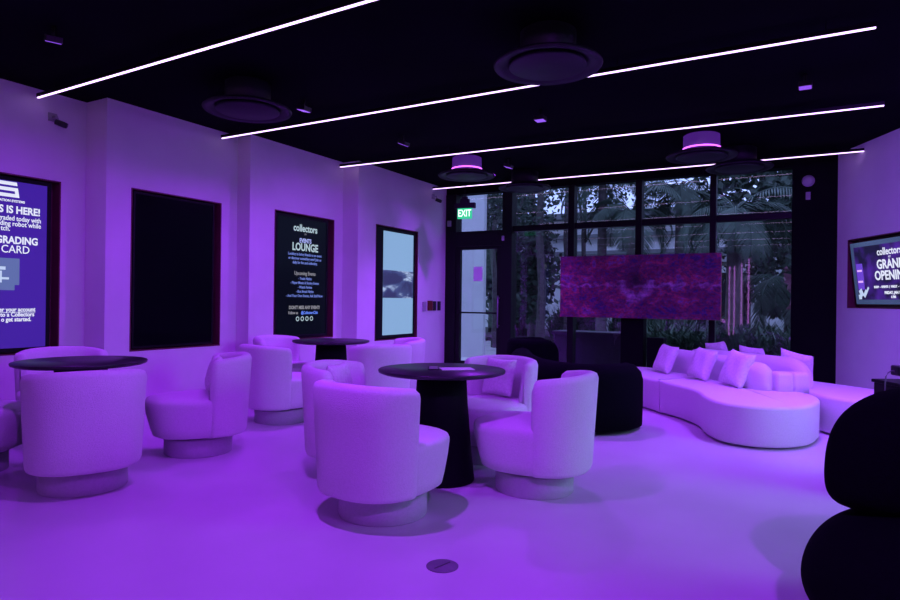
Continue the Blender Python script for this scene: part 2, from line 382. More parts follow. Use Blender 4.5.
FL = [(-4.42, 4.75, -.75, 0, .64, MAGENTA, 'small violet flood light on the ceiling above the middle chairs, left of the round dish'),
      (-2.45, 6.15, 0, 0, 1.25, VIOLET, 'small violet flood light in mid ceiling between the second and third light lines'),
      (-.05, 6.26, 0, 0, 1.2, BLUEISH, 'small square violet flood light on the ceiling above the white sofa'),
      (-4.9, 2.6, -1.0, .4, .45, MAGENTA, 'small added violet flood light on the ceiling above the left table, out of the frame'),  # added lamp, lifts the left wall beside the first screens
      (-3.7, 8.1, -1.0, 0, 1.25, VIOLET, 'small added violet flood light on the ceiling near the pale ocean picture screen'),  # lamp added to brighten the wall end beside the door
      (-2.2, 2.3, 0, 0, 1.05, VIOLET, 'small violet flood light on the ceiling over the floor drain'),
      (.7, 5.3, .15, 2.4, 1.4, BLUEISH, 'small added violet flood light on the ceiling by the right wall'),  # added lamp, turned so that it lights the right wall
      (-4.3, 6.35, -1.3, 0, .45, VIOLET, 'small added violet flood light on the ceiling above the rear table, aimed at the third screen'),  # added wash lamp for the third wall bay
      (-4.6, -.6, 0, 0, .3, MAGENTA, 'small violet flood light on the ceiling behind the camera, left'),
      (1.2, .4, -1.8, 2.2, 1.3, VIOLET, 'small violet flood light on the ceiling behind the camera, right')]
for x, y, dx, dy, k, col, lb in FL:
    flood(x, y, x + dx, y + dy, FLOOD_W * k, col, lb)

def pendant(x, y, label, lit=False):
    e = empty('drum_pendant_light', label, 'pendant light', (x, y, CZ), group='round drum pendants with a wide dish')
    mb = MB(); mb.lathe([(.19, 0), (.205, -.01), (.205, -.20), (.19, -.21)], 48); mb.build('drum', 'litdrum' if lit else 'pendantneck', e)
    mb = MB(); mb.lathe([(.20, -.20), (.30, -.205), (.385, -.235), (.40, -.25), (.39, -.265), (.35, -.255), (.31, -.245), (.30, -.235), (.20, -.23)], 64); mb.build('dish', 'pendant', e)
    mb = MB(); mb.lathe([(.285, -.235), (.285, -.262), (.275, -.268), (.02, -.270)], 48); mb.build('lower_disc', 'pendant', e)
    if lit:
        mb = MB(); mb.lathe([(.206, -.170), (.212, -.168), (.212, -.156), (.206, -.154)], 48); mb.build('glow_ring', 'glowring', e)
    return e
pendant(-1.70, 4.40, 'dark round dish pendant overhead, largest in view, cutting the second light line')
pendant(-4.55, 4.15, 'dark round dish pendant at the upper left above the switched off screen')
pendant(-4.17, 7.75, 'violet lit drum pendant with dark dish, left one beside the entrance corner', True)
pendant(-1.13, 7.96, 'violet lit drum pendant with dark dish, right one above the hanging painting', True)
pendant(-3.82, 8.98, 'black drum pendant silhouetted in front of the window nearest the wide post')
pendant(-.80, 8.85, 'black drum pendant silhouetted in front of the right hand windows')

# ================================================================== WALL SCREENS
def screen_frame(e, X, p0, p1, bez, smat, off_r=.0, bl=0):
    """portrait display standing in its recess: bezel ring and lit face"""
    y0, y1 = p0 + .035, p1 - .035 - off_r; z0, z1 = BZ0[X] + .03, PZ1 - .03; xf = X - .02
    mb = MB(); mb.box(xf - .08, xf - .002, y0, y1, z0, z1)
    mb.box(xf - .002, xf + .010, y0, y0 + bez + bl, z0, z1); mb.box(xf - .002, xf + .010, y1 - bez, y1, z0, z1)
    mb.box(xf - .002, xf + .010, y0 + bez + bl, y1 - bez, z0, z0 + bez); mb.box(xf - .002, xf + .010, y0 + bez + bl, y1 - bez, z1 - bez, z1)
    mb.build('bezel', 'black', e)
    mb = MB(); mb.box(xf - .002, xf + .003, y0 + bez + bl, y1 - bez, z0 + bez, z1 - bez); mb.build('screen', smat, e)
    return xf + .0035, y0 + bez + bl, y1 - bez, z0 + bez, z1 - bez
UX, UZ = (0, 1, 0), (0, 0, 1)
# bay A: blue violet advert
M['scr_violet'] = emat('blue_violet_lit_screen', (0.042, 0.012, 0.31), 1.0)
e = empty('portrait_display', 'portrait screen showing a blue violet advert with white lettering at the far left', 'display screen', (0, 0, 0))
xf, a0, a1, b0, b1 = screen_frame(e, -6.50, 2.37, 3.54, .035, 'scr_violet', .05)
T = lambda s_, sz, y, z, al='CENTER', mat='txt_white', bold=0.0, xs=1.0, nm='lettering': text_mesh(nm, s_, sz, mat, (xf, y, z), UX, UZ, e, al, bold, xs, .001)
rx = a1 - .062
T('S IS HERE!', .095, rx, 2.004, 'RIGHT', bold=.003, xs=.88)
T('graded today with', .064, rx + .008, 1.925, 'RIGHT', bold=.001, xs=.80)
T('ading robot while', .064, rx + .008, 1.874, 'RIGHT', bold=.001, xs=.84)
T('tch.', .064, rx - .265, 1.826, 'RIGHT', bold=.001, xs=.84)
T('GRADING', .095, rx - .018, 1.718, 'RIGHT', bold=.003, xs=.86)
T('CARD', .102, rx - .09, 1.632, 'RIGHT', bold=.0005, xs=.90)
T('er your account', .056, rx - .035, 1.067, 'RIGHT', bold=.0015, xs=.86)
T('to a Collectors', .056, rx - .043, 1.020, 'RIGHT', bold=.0015, xs=.86)
T('o get started.', .056, rx - .07, .974, 'RIGHT', bold=.0015, xs=.86)
T('ERATION SYSTEMS', .030, rx - .14, 2.088, 'RIGHT', bold=.001, xs=1.0)
mb = MB(); mb.box(xf, xf + .002, rx - .40, rx - .035, 1.040, 1.044); mb.build('underline', 'txt_white', e)
# slanted double letter logo, built of strokes
def strokes(pts_list, w_, mat, parent, X, y0, z0, shear=.0, nm='logo'):
    mb = MB()
    for pts in pts_list:
        for (ax, az), (bx_, bz) in zip(pts, pts[1:]):
            a = Vector((ax, az)); b_ = Vector((bx_, bz)); d = (b_ - a).normalized(); n_ = Vector((-d.y, d.x)) * w_ / 2; a = a - d * w_ * .45; b_ = b_ + d * w_ * .45
            q = [a + n_, b_ + n_, b_ - n_, a - n_]
            vs = [(X + .0015, y0 + p.x + shear * p.y, z0 + p.y) for p in q] + [(X, y0 + p.x + shear * p.y, z0 + p.y) for p in q]
            mb.add(vs, [(0, 1, 2, 3), (7, 6, 5, 4), (0, 4, 5, 1), (1, 5, 6, 2), (2, 6, 7, 3), (3, 7, 4, 0)])
    return mb.build(nm, mat, parent)
Gp = [[(.16, .125), (0, .125), (0, 0.015), (.16, .015), (.16, .07), (.08, .07)]]
Sp = [[(.45, .125), (.26, .125), (.26, .072), (.45, .072), (.45, .015), (.22, .015)]]
strokes(Gp + Sp, .032, 'txt_white', e, xf, rx - .655, 2.125, -.15)
# pictured grey device
mb = MB(); zc = 1.42
mb.box(xf, xf + .001, rx - 0.530, rx - 0.180, zc - .12, zc + .13); mb.box(xf, xf + .001, rx - 0.510, rx - 0.220, zc - .17, zc - .12)
M['dev1'] = emat('slate_blue_picture_area', (0.10, 0.15, 0.36), 1.0); M['dev2'] = emat('pale_picture_area', (0.50, 0.62, 0.85), 1.0); M['dev3'] = emat('dark_picture_area', (0.01, 0.01, 0.04), 1.0)
mb.build('pictured_device', 'dev1', e)
mb = MB(); mb.box(xf + .001, xf + .002, rx - 0.510, rx - 0.300, zc + .02, zc + .05); mb.box(xf + .001, xf + .002, rx - 0.410, rx - 0.330, zc - .10, zc + .01); mb.box(xf + .001, xf + .002, rx - 0.530, rx - 0.270, zc - .07, zc - .05); mb.build('pictured_highlights', 'dev2', e)
mb = MB(); mb.box(xf + .001, xf + .0015, rx - 0.530, rx - 0.420, zc - .04, zc + .09); mb.build('pictured_openings', 'dev3', e)
# bay B: off
e = empty('portrait_display', 'switched off black portrait screen, second from the left on the wall', 'display screen', (0, 0, 0))
screen_frame(e, -6.15, 4.06, 5.22, .02, 'screen_off', .06)
# bay C: events poster screen
e = empty('portrait_display', 'black portrait screen reading EVENTS LOUNGE in white lettering', 'display screen', (0, 0, 0))
xf, a0, a1, b0, b1 = screen_frame(e, -5.93, 5.87, 7.03, .03, 'screen_dark', .08)
yc = (a0 + a1) / 2 + .05
T('collectors', .132, yc, 2.150, mat='txt_pale', bold=.003, xs=.88)
T('EST', .028, yc, 2.075, mat='txt_grey')
T('EVENTS', .082, yc, 1.985, mat='txt_bluewhite', bold=.002, xs=.82)
T('LOUNGE', .142, yc, 1.895, mat='txt_pale', bold=.004, xs=.88)
for k, s_ in enumerate(['Looking to bring friends to an event', 'or discover something new? Join us', 'daily for fun and collecting.']): T(s_, .052, yc, 1.800 - k * .056, mat='txt_blue', bold=.001, xs=.86)
T('Upcoming Events', .070, yc, 1.545, mat='txt_grey', bold=.001, xs=.84)
for k, s_ in enumerate(['- Trade Nights', '- Player Meets & Signing Events', '- Watch Parties', '- Box Break Nights', '- And Your Own Events, Ask Staff Now']): T(s_, .050, yc, 1.475 - k * .058, mat='txt_blue', bold=.001, xs=.88)
T("DON'T MISS ANY EVENT!", .062, yc, 1.085, mat='txt_grey', bold=.002, xs=.86)
T('Follow us', .054, yc - .31, 1.015, 'LEFT', mat='txt_grey', bold=.001, xs=.86); T('@CollectorsClub', .056, yc - .07, 1.015, 'LEFT', mat='txt_link', bold=.001, xs=.82)
mb = MB()
for k in range(4):
    cy = yc - .135 + k * .09; r_ = .032; n_ = 20
    for q in range(n_):
        a = 2 * PI * q / n_; b_ = 2 * PI * (q + 1) / n_
        mb.add([(xf + .001, cy + r_ * math.cos(a), .935 + r_ * math.sin(a)), (xf + .001, cy + r_ * math.cos(b_), .935 + r_ * math.sin(b_)), (xf + .001, cy + r_ * .62 * math.cos(b_), .935 + r_ * .62 * math.sin(b_)), (xf + .001, cy + r_ * .62 * math.cos(a), .935 + r_ * .62 * math.sin(a))], [(0, 1, 2, 3)])
mb.build('round_icons', 'txt_pale', e)
# bay D: pale screen with a wave picture
M['scr_pale'] = emat('pale_blue_lit_screen', (0.23, 0.40, 0.66), 1.0)
m, n, l, b = new_mat('ocean_wave_picture')
tc = n.new('ShaderNodeTexCoord'); mp = n.new('ShaderNodeMapping'); mp.inputs['Rotation'].default_value = (0.5, 0, 0); mp.inputs['Scale'].default_value = (1, 2.0, 5.0)
nz = n.new('ShaderNodeTexNoise'); nz.inputs['Scale'].default_value = 1.1; nz.inputs['Detail'].default_value = 7; nz.inputs['Distortion'].default_value = .5
cr = n.new('ShaderNodeValToRGB'); el = cr.color_ramp.elements; el[0].position = .42; el[0].color = (.022, .030, .10, 1); el[1].position = .62; el[1].color = (.40, .52, .75, 1)
x_ = el.new(.54); x_.color = (.05, .08, .22, 1)
l.new(tc.outputs['Object'], mp.inputs['Vector']); l.new(mp.outputs['Vector'], nz.inputs['Vector']); l.new(nz.outputs['Fac'], cr.inputs['Fac']); l.new(cr.outputs['Color'], b.inputs['Emission Color'])
b.inputs['Emission Strength'].default_value = 1.0; b.inputs['Base Color'].default_value = (.02, .02, .02, 1)
M['wavepic'] = m
e = empty('portrait_display', 'portrait screen with pale blue picture and dark ocean wave band, nearest the door', 'display screen', (0, 0, 0))
xf, a0, a1, b0, b1 = screen_frame(e, -5.65, 7.65, 8.82, .045, 'scr_pale', .03, .13)
mb = MB(); mb.box(xf, xf + .002, a0 + .01, a1, 1.235, 1.665); mb.build('wave_picture', 'wavepic', e)

# ---- television on the right wall
e = empty('wall_television', 'tilted television with grey bezel announcing GRAND OPENING on the right wall', 'television', (0, 0, 0))
tw, th = 1.34, .76
tc0 = R(.38 + tw / 2 , -.005, 1.60); th_t = math.radians(7)
ux = RD.copy(); uz = (Vector((0, 0, 1)) * math.cos(th_t) + RN * math.sin(th_t)).normalized(); un = ux.cross(uz).normalized()
def tvp(a, b_, c_): return tc0 + ux * a + uz * b_ + un * c_
def tvbox(mb, a0, a1, b0, b1, c0, c1):
    return mb.add([tvp(a, b_, c_) for a in (a0, a1) for b_ in (b0, b1) for c_ in (c0, c1)], [(0, 1, 3, 2), (4, 6, 7, 5), (0, 4, 5, 1), (2, 3, 7, 6), (0, 2, 6, 4), (1, 5, 7, 3)])
bz = .055; W2, H2 = tw / 2, th / 2
mb = MB(); tvbox(mb, -W2, W2, -H2, H2, -.04, 0); mb.build('back_cover', 'black', e)
M['tvbezel'] = emat('slate_blue_screen_border', (0.040, 0.066, 0.16), 1.0)
mb = MB(); tvbox(mb, -W2, W2, -H2, -H2 + bz, 0, .008); tvbox(mb, -W2, W2, H2 - bz, H2, 0, .008); tvbox(mb, -W2, -W2 + bz, -H2 + bz, H2 - bz, 0, .008); tvbox(mb, W2 - bz, W2, -H2 + bz, H2 - bz, 0, .008); mb.build('bezel', 'tvbezel', e)
m, n, l, b = new_mat('violet_event_picture')
tc = n.new('ShaderNodeTexCoord'); nz = n.new('ShaderNodeTexNoise'); nz.inputs['Scale'].default_value = 3.5; nz.inputs['Detail'].default_value = 4
cr = n.new('ShaderNodeValToRGB'); el = cr.color_ramp.elements; el[0].position = .42; el[0].color = (.006, .004, .03, 1); el[1].position = .75; el[1].color = (.10, .02, .45, 1)
l.new(tc.outputs['Object'], nz.inputs['Vector']); l.new(nz.outputs['Fac'], cr.inputs['Fac']); l.new(cr.outputs['Color'], b.inputs['Emission Color']); b.inputs['Emission Strength'].default_value = 1; b.inputs['Base Color'].default_value = (.01, .01, .01, 1)
M['tvpic'] = m
mb = MB(); tvbox(mb, -W2 + bz, W2 - bz, -H2 + bz, H2 - bz, 0, .003); mb.build('screen', 'tvpic', e)
M['tv_v'] = emat('violet_glow_picture_area', (0.14, 0.05, 0.62), 1.0); M['tv_p'] = emat('pink_glow_picture_area', (0.75, 0.42, 1.0), 1.0)
mb = MB(); tvbox(mb, -W2 + .07, -W2 + .20, -.20, .12, .003, .0035); mb.build('pictured_lamp_area', 'tv_v', e)
mb = MB(); tvbox(mb, -W2 + .08, -W2 + .18, .02, .045, .0035, .004); tvbox(mb, -W2 + .08, -W2 + .18, -.115, -.09, .0035, .004); mb.build('pictured_lamps', 'tv_p', e)
mb = MB()
for (a, b_, rot, sx, sy) in [(-W2 + .12, -.24, .5, .07, .09), (-W2 + .20, -.25, -.7, .05, .10), (-W2 + .24, -.22, -.7, .03, .12), (-W2 + .09, -.29, .1, .06, .06)]:
    q = []
    for dx, dy in ((-sx / 2, -sy / 2), (sx / 2, -sy / 2), (sx / 2, sy / 2), (-sx / 2, sy / 2)):
        q.append(tvp(a + dx * math.cos(rot) - dy * math.sin(rot), max(-H2 + bz + .005, b_ + dx * math.sin(rot) + dy * math.cos(rot)), .0045))
    mb.add(q, [(0, 1, 2, 3)])
mb.build('pictured_cards', 'dev2', e)
TT = lambda s_, sz, a, b_, mat='txt_white', bold=0., xs=1.: text_mesh('lettering', s_, sz, mat, tvp(a, b_, .004), ux, uz, e, 'CENTER', bold, xs, .001)
TT('collectors', .118, .07, .235, bold=.002, xs=.95); TT('EST', .03, .07, .17)
TT('GRAND', .15, .07, .085, bold=.004, xs=.95); TT('OPENING', .15, .07, -.045, bold=.004, xs=.95)
TT('SHOP  -  EVENTS  |  VAULT  -  GRADING', .036, .04, -.175, bold=.002); TT('FRIDAY, JAN 17', .045, .06, -.245, bold=.002); TT('6 PM', .04, .06, -.295, bold=.002)

# ================================================================== HANGING PAINTING
m, n, l, b = new_mat('crimson_violet_abstract_painting')
tc = n.new('ShaderNodeTexCoord'); mp = n.new('ShaderNodeMapping'); mp.inputs['Scale'].default_value = (1.0, 1, 1.5)
l.new(tc.outputs['Object'], mp.inputs['Vector'])
nz = n.new('ShaderNodeTexNoise'); nz.inputs['Scale'].default_value = 2.6; nz.inputs['Detail'].default_value = 12; nz.inputs['Roughness'].default_value = .72; nz.inputs['Distortion'].default_value = .35
l.new(mp.outputs['Vector'], nz.inputs['Vector'])
cr = n.new('ShaderNodeValToRGB'); el = cr.color_ramp.elements
el[0].position = .30; el[0].color = (.012, .002, .02, 1); el[1].position = .76; el[1].color = (.55, .30, .45, 1)
for p_, c_ in ((.41, (.05, .02, .14)), (.46, (.20, .014, .05)), (.50, (.07, .03, .13)), (.55, (.34, .03, .07)), (.60, (.16, .08, .26)), (.66, (.10, .01, .05))): x_ = el.new(p_); x_.color = (*c_, 1)
l.new(nz.outputs['Fac'], cr.inputs['Fac'])
# horizontal branching streak and the centre arch (pigment on the canvas)
sx = n.new('ShaderNodeSeparateXYZ'); l.new(tc.outputs['Object'], sx.inputs[0])
def math_(op, a, b_=None, clamp=False):
    q = n.new('ShaderNodeMath'); q.operation = op; q.use_clamp = clamp
    for i, v in enumerate((a, b_)):
        if v is None: continue
        if isinstance(v, (int, float)): q.inputs[i].default_value = v
        else: l.new(v, q.inputs[i])
    return q.outputs[0]
n2 = n.new('ShaderNodeTexNoise'); n2.inputs['Scale'].default_value = 11; n2.inputs['Detail'].default_value = 8; l.new(tc.outputs['Object'], n2.inputs['Vector'])
wob = math_('MULTIPLY', math_('SUBTRACT', n2.outputs['Fac'], .5), .16)
zz = math_('ADD', sx.outputs['Z'], wob)
streak = math_('SUBTRACT', 1.0, math_('MULTIPLY', math_('ABSOLUTE', math_('SUBTRACT', zz, .02)), 28.0), True)
mx1 = n.new('ShaderNodeMix'); mx1.data_type = 'RGBA'; n3 = n.new('ShaderNodeTexNoise'); n3.inputs['Scale'].default_value = 3.2; n3.inputs['Detail'].default_value = 9; n3.inputs['Roughness'].default_value = .7; l.new(tc.outputs['Object'], n3.inputs['Vector'])
brk = math_('MULTIPLY', math_('SUBTRACT', n3.outputs['Fac'], .42), 6.0, True)
l.new(math_('MULTIPLY', math_('MULTIPLY', streak, brk), .8), mx1.inputs[0]); l.new(cr.outputs['Color'], mx1.inputs[6]); mx1.inputs[7].default_value = (.50, .28, .52, 1)
ex = math_('MULTIPLY', sx.outputs['X'], 5.0); ez = math_('MULTIPLY', math_('SUBTRACT', sx.outputs['Z'], .10), 4.2)
rr = math_('SQRT', math_('ADD', math_('MULTIPLY', ex, ex), math_('MULTIPLY', ez, ez)))
rrw = math_('ADD', rr, wob)
ring = math_('SUBTRACT', 1.0, math_('MULTIPLY', math_('ABSOLUTE', math_('SUBTRACT', math_('ADD', rrw, math_('MULTIPLY', wob, 3.0)), 1.05)), 2.6), True)
low = math_('GREATER_THAN', .10, sx.outputs['Z'])
mx2 = n.new('ShaderNodeMix'); mx2.data_type = 'RGBA'; l.new(math_('SUBTRACT', 1.0, math_('MULTIPLY', rrw, 1.0), True), mx2.inputs[0]); l.new(mx1.outputs[2], mx2.inputs[6]); mx2.inputs[7].default_value = (.01, .002, .015, 1)
mx3 = n.new('ShaderNodeMix'); mx3.data_type = 'RGBA'; l.new(math_('MULTIPLY', math_('MULTIPLY', ring, low), math_('ADD', math_('MULTIPLY', brk, .5), .45)), mx3.inputs[0]); l.new(mx2.outputs[2], mx3.inputs[6]); mx3.inputs[7].default_value = (.45, .24, .48, 1)
n4 = n.new('ShaderNodeTexNoise'); n4.inputs['Scale'].default_value = 17; n4.inputs['Detail'].default_value = 8; n4.inputs['Roughness'].default_value = .75; l.new(mp.outputs['Vector'], n4.inputs['Vector'])
c4 = n.new('ShaderNodeValToRGB'); c4.color_ramp.elements[0].position = .36; c4.color_ramp.elements[0].color = (.30, .26, .32, 1); c4.color_ramp.elements[1].position = .66; c4.color_ramp.elements[1].color = (1, 1, 1, 1); l.new(n4.outputs['Fac'], c4.inputs['Fac'])
mx4 = n.new('ShaderNodeMix'); mx4.data_type = 'RGBA'; mx4.blend_type = 'MULTIPLY'; mx4.inputs[0].default_value = 1.0; l.new(mx3.outputs[2], mx4.inputs[6]); l.new(c4.outputs['Color'], mx4.inputs[7])
mx5 = n.new('ShaderNodeMix'); mx5.data_type = 'RGBA'; mx5.blend_type = 'MULTIPLY'; mx5.inputs[0].default_value = 1.0; l.new(mx4.outputs[2], mx5.inputs[6]); mx5.inputs[7].default_value = (1.7, 1.7, 1.7, 1)
l.new(mx5.outputs[2], b.inputs['Base Color']); b.inputs['Roughness'].default_value = .55
M['painting'] = m
M['canvas_edge'] = pmat('crimson_canvas_edge', (.45, .03, .07), .6, noise=.3, nscale=14)
e = empty('hanging_painting', 'long abstract painting in crimson and violet hanging before the windows', 'painting', (-2.205, 9.36, 1.44))
mb = MB(); mb.box(-1.15, 1.15, -.025, -.001, -.46, .465); mb.build('painted_canvas', 'painting', e)
mb = MB(); mb.box(-1.152, 1.152, -.001, .03, -.462, .467); mb.build('stretcher', 'canvas_edge', e, bevel=.003)
for xx in (-.9, .9): mb = MB(); mb.tube([(xx, .01, .46), (xx, .01, CZ - 1.44)], .002, 6); mb.build('hanging_wire', 'black', e)

# ================================================================== CHAIRS
def sup(a, b_, ph, ex=2.5):
    c, s_ = math.cos(ph), math.sin(ph)
    k = (abs(c / a) ** ex + abs(s_ / b_) ** ex) ** (-1 / ex); return k * c, k * s_
def make_chair():
    root = empty('swivel_chair', '', 'chair')
    mb = MB(); mb.lathe([(.245, 0), (.25, .006), (.25, .122), (.243, .13)], 56); mb.build('plinth_base', 'basefab', root, bevel=0)
    mb = MB(); mb.lathe([(.19, .125), (.19, .155)], 40); mb.build('swivel_plate', 'darkplastic', root)
    # seat body, front is +X
    prof = [(.26, .25, .150, -.01), (.300, .280, .152, 0), (.325, .300, .165, 0.002), (.340, .308, .22, .006), (.358, .318, .32, .014), (.366, .322, .385, .018), (.366, .322, .410, .018), (.358, .315, .427, .018), (.335, .295, .438, .018), (.24, .22, .450, .01), (.10, .09, .455, 0)]
    rings = []
    for a, b_, z, dx in prof: rings.append([(dx + p[0], p[1], z) for p in (sup(a, b_, 2 * PI * k / 64, 2.6) for k in range(64))])
    MB().rings(rings).build('seat', 'fabric', root)
    # wrap-around back
    HA = math.radians(76); N = 44; sects = []
    for i in range(N + 1):
        t_ = -1 + 2 * i / N; ph = PI + t_ * HA
        e_ = max(0.0, (abs(t_) - .90) / .10); rnd = math.sqrt(max(0.0, 1 - e_ * e_)); rnd = max(rnd, .04)
        ztop = .765 - .035 * abs(t_) ** 2 - .075 * (1 - rnd)
        def P(off, z):
            fl = (z - .15) / .6
            a = .352 + .035 * fl; b2 = .322 + .030 * fl
            p = sup(a, b2, ph, 2.5); L = math.hypot(*p); q = (L - off) / L
            return (p[0] * q - .005 , p[1] * q, z)
        th_ = .088; mid = th_ / 2; hw = mid * rnd
        o_, i_ = mid - hw, mid + hw
        r2 = hw * .9
        sec = [P(o_ + .035, .150), P(o_ + .008, .158), P(o_, .18), P(o_, .3), P(o_, .45), P(o_, .6), P(o_, ztop - r2), P(o_ + r2 * .3, ztop - r2 * .3), P(o_ + r2 * .75, ztop - .004), P(mid, ztop), P(i_ - r2 * .75, ztop - .004), P(i_ - r2 * .3, ztop - r2 * .3), P(i_, ztop - r2), P(i_, .6), P(i_ + .01, .45), P(i_ + .02, .40), P(i_, .2), P(i_ - .02, .155)]
        sects.append(sec)
    MB().rings(sects).build('backrest', 'fabric', root)
    return root
chair0 = make_chair()
G_C, G_L, G_M = 'white swivel chairs around the centre table', 'white swivel chairs around the left table', 'white swivel chairs around the rear table'
D2 = math.radians
chairs = [(-2.09, 2.93, 86, 'white swivel chair seen from behind, nearest, in front of the centre table', G_C),
          (-1.53, 3.81, 183, 'white swivel chair on the right of the centre table, turned left', G_C),
          (-2.15, 4.36, 256, 'white swivel chair behind the centre table facing the camera, beside the black sofa', G_C),
          (-2.70, 3.50, 16, 'white swivel chair tucked behind the nearest one, left of the centre table', G_C),
          (-3.98, 2.33, 153, 'white swivel chair with its back to the camera in front of the left table', G_L),
          (-5.33, 2.95, -23, 'white swivel chair behind the left table, mostly hidden by its top', G_L),
          (-4.98, 2.10, 35, 'white swivel chair cut off by the left edge of the picture', G_L),
          (-4.15, 3.33, 230, 'white swivel chair in side view, right of the left table', G_L),
          (-4.53, 4.60, 78, 'white swivel chair seen from behind, front left of the rear table', G_M),
          (-5.31, 5.50, 2, 'white swivel chair between the rear table and the wall screen', G_M),
          (-3.87, 5.25, 150, 'white swivel chair seen from behind, front right of the rear table', G_M),
          (-4.20, 6.01, 226, 'white swivel chair on the far right of the rear table', G_M)]
cobj = []
for i, (x, y, a, lb, g) in enumerate(chairs):
    if i == 0:
        chair0.location = (x, y, 0); chair0.rotation_euler = (0, 0, D2(a)); tag(chair0, lb, 'chair', g); cobj.append(chair0)
    else: cobj.append(dup(chair0, (x, y, 0), D2(a), lb, g))

# ------------------------------------------------------------------ pillows
def pillow_mesh(S, Tk, n=18):
    mb = MB(); top = []; 
    def pt(i, j, sg):
        u = -1 + 2 * i / n; v = -1 + 2 * j / n
        pin = .075
        x = u * S / 2 * (1 - pin * (1 - v * v)); y = v * S / 2 * (1 - pin * (1 - u * u))
        h = Tk / 2 * (max(0, (1 - u ** 4)) * max(0, (1 - v ** 4))) ** .55
        return (x, sg * h + .006 * math.sin(5 * u + 3 * v) * (1 - u * u) * (1 - v * v), y)
    for sg in (1, -1):
        vs = [pt(i, j, sg) for i in range(n + 1) for j in range(n + 1)]
        fs = [(i * (n + 1) + j, (i + 1) * (n + 1) + j, (i + 1) * (n + 1) + j + 1, i * (n + 1) + j + 1) for i in range(n) for j in range(n)]
        mb.add(vs, fs, True)
    me_o = mb.build('throw_pillow', 'pillowfab')
    bm = bmesh.new(); bm.from_mesh(me_o.data); bmesh.ops.remove_doubles(bm, verts=bm.verts[:], dist=.0008); bmesh.ops.recalc_face_normals(bm, faces=bm.faces[:]); bm.to_mesh(me_o.data); bm.free()
    for p in me_o.data.polygons: p.use_smooth = True
    return me_o
pil0 = pillow_mesh(.40, .15); used = [False]
def pillow(x, y, z, face, lean, roll, label, group, sc=1.0):
    """pillow standing at (x,y), broad side facing 'face' degrees, leaning back, rolled in its plane"""
    o = pil0 if not used[0] else pil0.copy()
    if used[0]: C.objects.link(o)
    used[0] = True
    Mx = Matrix.Translation((x, y, z)) @ Matrix.Rotation(D2(face + 90), 4, 'Z') @ Matrix.Rotation(D2(lean), 4, 'X') @ Matrix.Rotation(D2(roll), 4, 'Y') @ Matrix.Diagonal((sc, sc, sc, 1))
    o.matrix_world = Mx
    tag(o, label, 'pillow', group); return o
def chair_pillow(i, label, sc=.74, off=.15):
    x, y, a = chairs[i][:3]; d = (math.cos(D2(a)), math.sin(D2(a)))
    pillow(x - d[0] * off, y - d[1] * off, .46 + .20 * sc , a, -14, 0, label, 'small pillows on the swivel chairs', sc)
chair_pillow(2, 'small white pillow on the chair behind the centre table')
chair_pillow(3, 'small white pillow on the chair left of the centre table')
chair_pillow(7, 'small white pillow on the side view chair by the left table', .72, .11)

# ================================================================== TABLES
def make_table():
    root = empty('round_table', '', 'table')
    mb = MB(); mb.lathe([(.40, .712), (.425, .722), (.428, .735), (.424, .74)], 72); mb.build('table_top', 'tabletop', root)
    mb = MB(); mb.lathe([(.225, 0), (.228, .01), (.205, .20), (.178, .5), (.165, .712)], 56); mb.build('conical_base', 'tablebase', root)
    return root
tb0 = make_table(); tb0.location = (-2.15, 3.675, 0); tag(tb0, 'round black table with conical base in the centre of the room', 'table', 'round black tables')
dup(tb0, (-4.52, 2.62, 0), 0, 'round black table at the left behind a chair back', 'round black tables')
dup(tb0, (-4.67, 5.51, 0), 0, 'round black table at the rear below the events screen', 'round black tables')
mb = MB(); mb.box(-.11, .11, -.075, .075, 0, .004); o = mb.build('paper_leaflet', 'paper', loc=(-2.06, 3.72, .741)); o.rotation_euler = (0, 0, D2(40)); tag(o, 'pale paper leaflet lying on the centre table', 'leaflet')
e = empty('card_holder', 'small clear card holder beside the leaflet on the centre table', 'card holder', (-2.17, 3.60, .741), D2(30))
mb = MB(); mb.box(-.035, .035, -.02, .02, 0, .006); mb.build('foot', 'darkplastic', e)
mb = MB(); mb.box(-.03, .03, -.003, .003, .006, .022); mb.build('card', 'plastic', e)

# ================================================================== WHITE SOFA ISLAND
def smooth_loop(pts, it=2):
    p = []
    for q in pts:      # a trailing 1 marks a square corner
        p += [Vector((q[0], q[1], 0))] * (4 if q[2] else 1)
    for _ in range(it):
        q = []
        for i in range(len(p)):
            a, b_ = p[i], p[(i + 1) % len(p)]; q += [a * .75 + b_ * .25, a * .25 + b_ * .75]
        p = q
    q = [p[0]]
    for v in p[1:]:
        if (v - q[-1]).length > .004: q.append(v)
    return q
SQ = [Vector(q) for q in ((-1.395, 7.075), (-.935, 7.79), (-1.405, 7.085), (-.945, 7.80))]
def block(mb, loop, z0, z1, rnd=.035, n=5):
    """rounded-edge prism on a closed plan loop"""
    L = [Vector((p.x, p.y)) for p in loop]; m_ = len(L); ar = sum(L[i].x * L[(i + 1) % m_].y - L[(i + 1) % m_].x * L[i].y for i in range(m_))
    nrm = []
    for i in range(m_):
        d = (L[(i + 1) % m_] - L[i - 1]).normalized(); nn = Vector((-d.y, d.x)) if ar > 0 else Vector((d.y, -d.x)); nrm.append(nn * (0.0 if any((L[i] - q).length < .03 for q in SQ) else 1.0))
    rings = []
    def ring(ins, z): rings.append([(L[i].x + nrm[i].x * ins, L[i].y + nrm[i].y * ins, z) for i in range(m_)])
    ring(.02, z0); ring(0.004, z0 + .02)
    for k in range(n + 1):
        a = PI / 2 * k / n; ring(rnd * (1 - math.cos(a)), z1 - rnd + rnd * math.sin(a))
    ring(rnd + .04, z1 + .004)
    mb.rings(rings)
